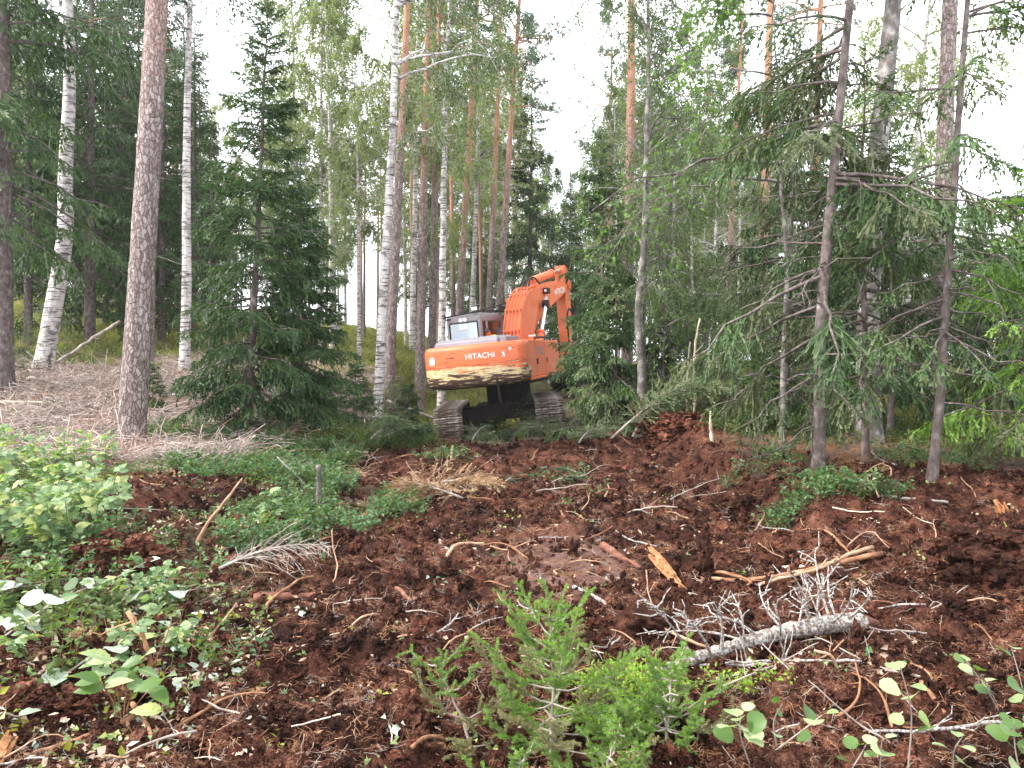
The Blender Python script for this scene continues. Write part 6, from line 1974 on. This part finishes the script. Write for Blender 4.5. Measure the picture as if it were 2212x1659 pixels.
# foreground spruce saplings, single needles
def sapling(label, base_px, d, h, seed, nwh, L0, lean=(0, 0), mat='spruce_young', fade=.35):
    r = np.random.default_rng(seed)
    x = (base_px - CX) / FPX * d
    base = np.array([x, d, hz1(x, d) - .02])
    root = thing('spruce_sapling', label, 'spruce', base)
    K = 12; u = np.linspace(0, 1, K)[:, None]
    P = np.concatenate([lean[0] * u ** 1.3, lean[1] * u, h * u], 1) + np.cumsum(r.normal(0, .008, (K, 3)), 0) * [1, 1, .2] * u
    g = Geo(); tubes(g, P, np.linspace(.008, .0025, K)[None], 7)
    needles(g, P[-3:-2], nrm(P[-1:] - P[-3:-2]), np.array([h * .2]), .015, .0013, 2600, r, 1)
    put('stem', g.mesh('stem', [MT['dead_wood'], MT[mat]]), root)
    for wv in range(nwh):
        z = .12 + .86 * wv / max(1, nwh - 1)
        nb = int(r.integers(3, 6))
        a0 = r.uniform(0, 6.28)
        for b in range(nb):
            a = a0 + b * 6.28 / nb + r.normal(0, .25)
            L = L0 * (1.08 - .75 * z) * r.uniform(.4, 1.25)
            p0 = at(P, np.array([z * h]))[0]
            K2 = 7; t = np.linspace(0, 1, K2)[:, None]
            el = r.uniform(-.15, .45) + .45 * z
            B = p0 + np.array([math.cos(a) * math.cos(el), math.sin(a) * math.cos(el), math.sin(el)]) * L * t + np.array([0, 0, 1]) * L * (.22 * t ** 2 - .10 * np.sin(t * 3.1)) + r.normal(0, .012, (K2, 3)) * t
            g = Geo(); tubes(g, B, np.linspace(.0045, .0016, K2)[None], 5)
            m = max(5, int(L / .022))
            s = np.linspace(.30, 1, m); q, tg = lerp_path(B[None], s[None]); q, tg = q[0], tg[0]
            sd = nrm(np.cross(tg, [0, 0, 1.])) * np.where(np.arange(m) % 2, 1, -1)[:, None]
            dd = nrm(tg * .8 + sd * .75 + r.normal(0, .15, tg.shape) + [0, 0, .12]); ll = (.35 * L * (1.15 - s) + .02) * r.uniform(.6, 1.2, m)
            tubes(g, np.stack([q, q + dd * ll[:, None] * .5, q + dd * ll[:, None]], 1), np.array([[.0016, .0013, .001]]), 3)
            br = put('branch', g.mesh('branch', MT['dead_wood']), root)
            gn = Geo()
            old = r.random() < fade
            needles(gn, q, dd, ll, .0145, .0012, 2300, r)
            seg = B[1:] - B[:-1]
            needles(gn, B[2:-1], nrm(seg[2:]), np.linalg.norm(seg[2:], axis=1), .0145, .0012, 1800, r)
            put('needles', gn.mesh('needles', MT['spruce_tan' if old and z < .6 else mat], False), br)
    return root
sapling('fresh green spruce sapling standing in the peat before the fallen log', 1190, 3.05, .56, 11, 10, .44, (.04, .05))
sapling('low bushy spruce sapling next to the aspen leaf cluster', 1440, 3.05, .36, 12, 8, .36, (.05, .05), fade=.15)
sapling('small bright spruce sapling tip at the foot of the taller sapling', 1085, 2.62, .20, 13, 3, .22, (0, 0), fade=0)
sapling('spindly spruce sapling with faded needles beside the taller sapling', 1020, 3.15, .36, 14, 4, .30, (-.12, .05), fade=.7)
sapling('leaning spruce sapling with bright tips below the low bushy one', 1300, 2.72, .26, 15, 4, .28, (.05, 0), fade=.15)

# low broadleaf shrubs and seedlings in the undergrowth beyond the strip
SH = [birch(90, 2.2, .014, .3, .8, 16, 12, 8, .05, ('old_bark', 'aspen_leaf'), el0=1.0, hang=.2, wob=.1, twr=.002), birch(91, 1.5, .010, .15, .6, 14, 11, 8, .045, ('old_bark', 'birch_leaf'), el0=1.0, hang=.2, wob=.1, twr=.002)]
SHP = [(1440, 15.5, 0, 1.2), (1475, 17, 1, 1.4), (1530, 16, 0, 1.0), (1560, 18, 0, 1.3), (1600, 15.5, 1, 1.2), (1640, 17, 0, 1.2), (1680, 15, 1, 1.1), (1410, 18, 0, 1.5), (1500, 20, 0, 1.7), (1620, 20, 0, 1.8), (1720, 17, 0, 1.3), (1770, 15.5, 1, 1.3), (1180, 27, 0, 1.6), (1130, 28, 0, 1.4), (2150, 16, 1, 1.2), (2080, 18, 0, 1.1)]
for px, d, v, s in SHP:
    plant_tree(SH[v], 'birch_shrub', 'knee to head high leafy birch shrub in the undergrowth beyond the peat strip', 'shrub', px, d, 'shrubs in the undergrowth beyond the strip', 0, 0, px * .7, s)
for px, d, v, s, lab in ((120, 18.5, 1, .9, 'leafy shrub at the foot of the curved birch'), (850, 19.5, 1, .9, 'leafy shrub between the tall white birch and the excavator'), (30, 15, 1, .8, 'green shrub beside the dark spruce with dead limbs'), (780, 17, 1, .6, 'small shrub beside the tall white birch foot')):
    plant_tree(SH[v], 'birch_shrub', lab, 'shrub', px, d, None, 0, 0, px * .7, s)
YS = spruce(95, 1.8, .02, .05, .55, .16, 5, .05, 3, .018, 3, .7, 0, .05, .3, hang=.35)
for px, d, s, lab in ((770, 16.2, .9, 'waist high bushy spruce by the tall white birch'), (880, 17.5, .9, 'waist high spruce hiding the excavator track end'), (720, 14.5, .6, 'knee high spruce in front of the shorter bushy spruce'), (1420, 16.5, 1.1, 'waist high spruce behind the root ball'), (1650, 11.8, .8, 'waist high spruce at the bank beside hanging boughs'), (330, 13.5, .5, 'knee high spruce behind the needle mound')):
    plant_tree(YS, 'spruce_tree', lab, 'tree', px, d, None, 0, 0, px, s)

# ------------------------------------------------------------------ thin bright air between the trees
def haze_box(density):
    g = Geo(); box(g, -700, 700, -14, 740, -2.0, 40)
    m = bpy.data.materials.new('haze'); m.use_nodes = True
    N, Lk = m.node_tree.nodes, m.node_tree.links
    N.remove(N['Principled BSDF'])
    v = N.new('ShaderNodeVolumePrincipled')
    v.inputs['Color'].default_value = (.93, .95, 1, 1)
    v.inputs['Density'].default_value = density
    v.inputs['Anisotropy'].default_value = .2
    Lk.new(v.outputs[0], N['Material Output'].inputs['Volume'])
    o = put('haze', g.mesh('haze', m, False))
    o['kind'] = 'stuff'; o['label'] = 'thin pale haze in the air between the trees'; o['category'] = 'haze'
haze_box(.0004)
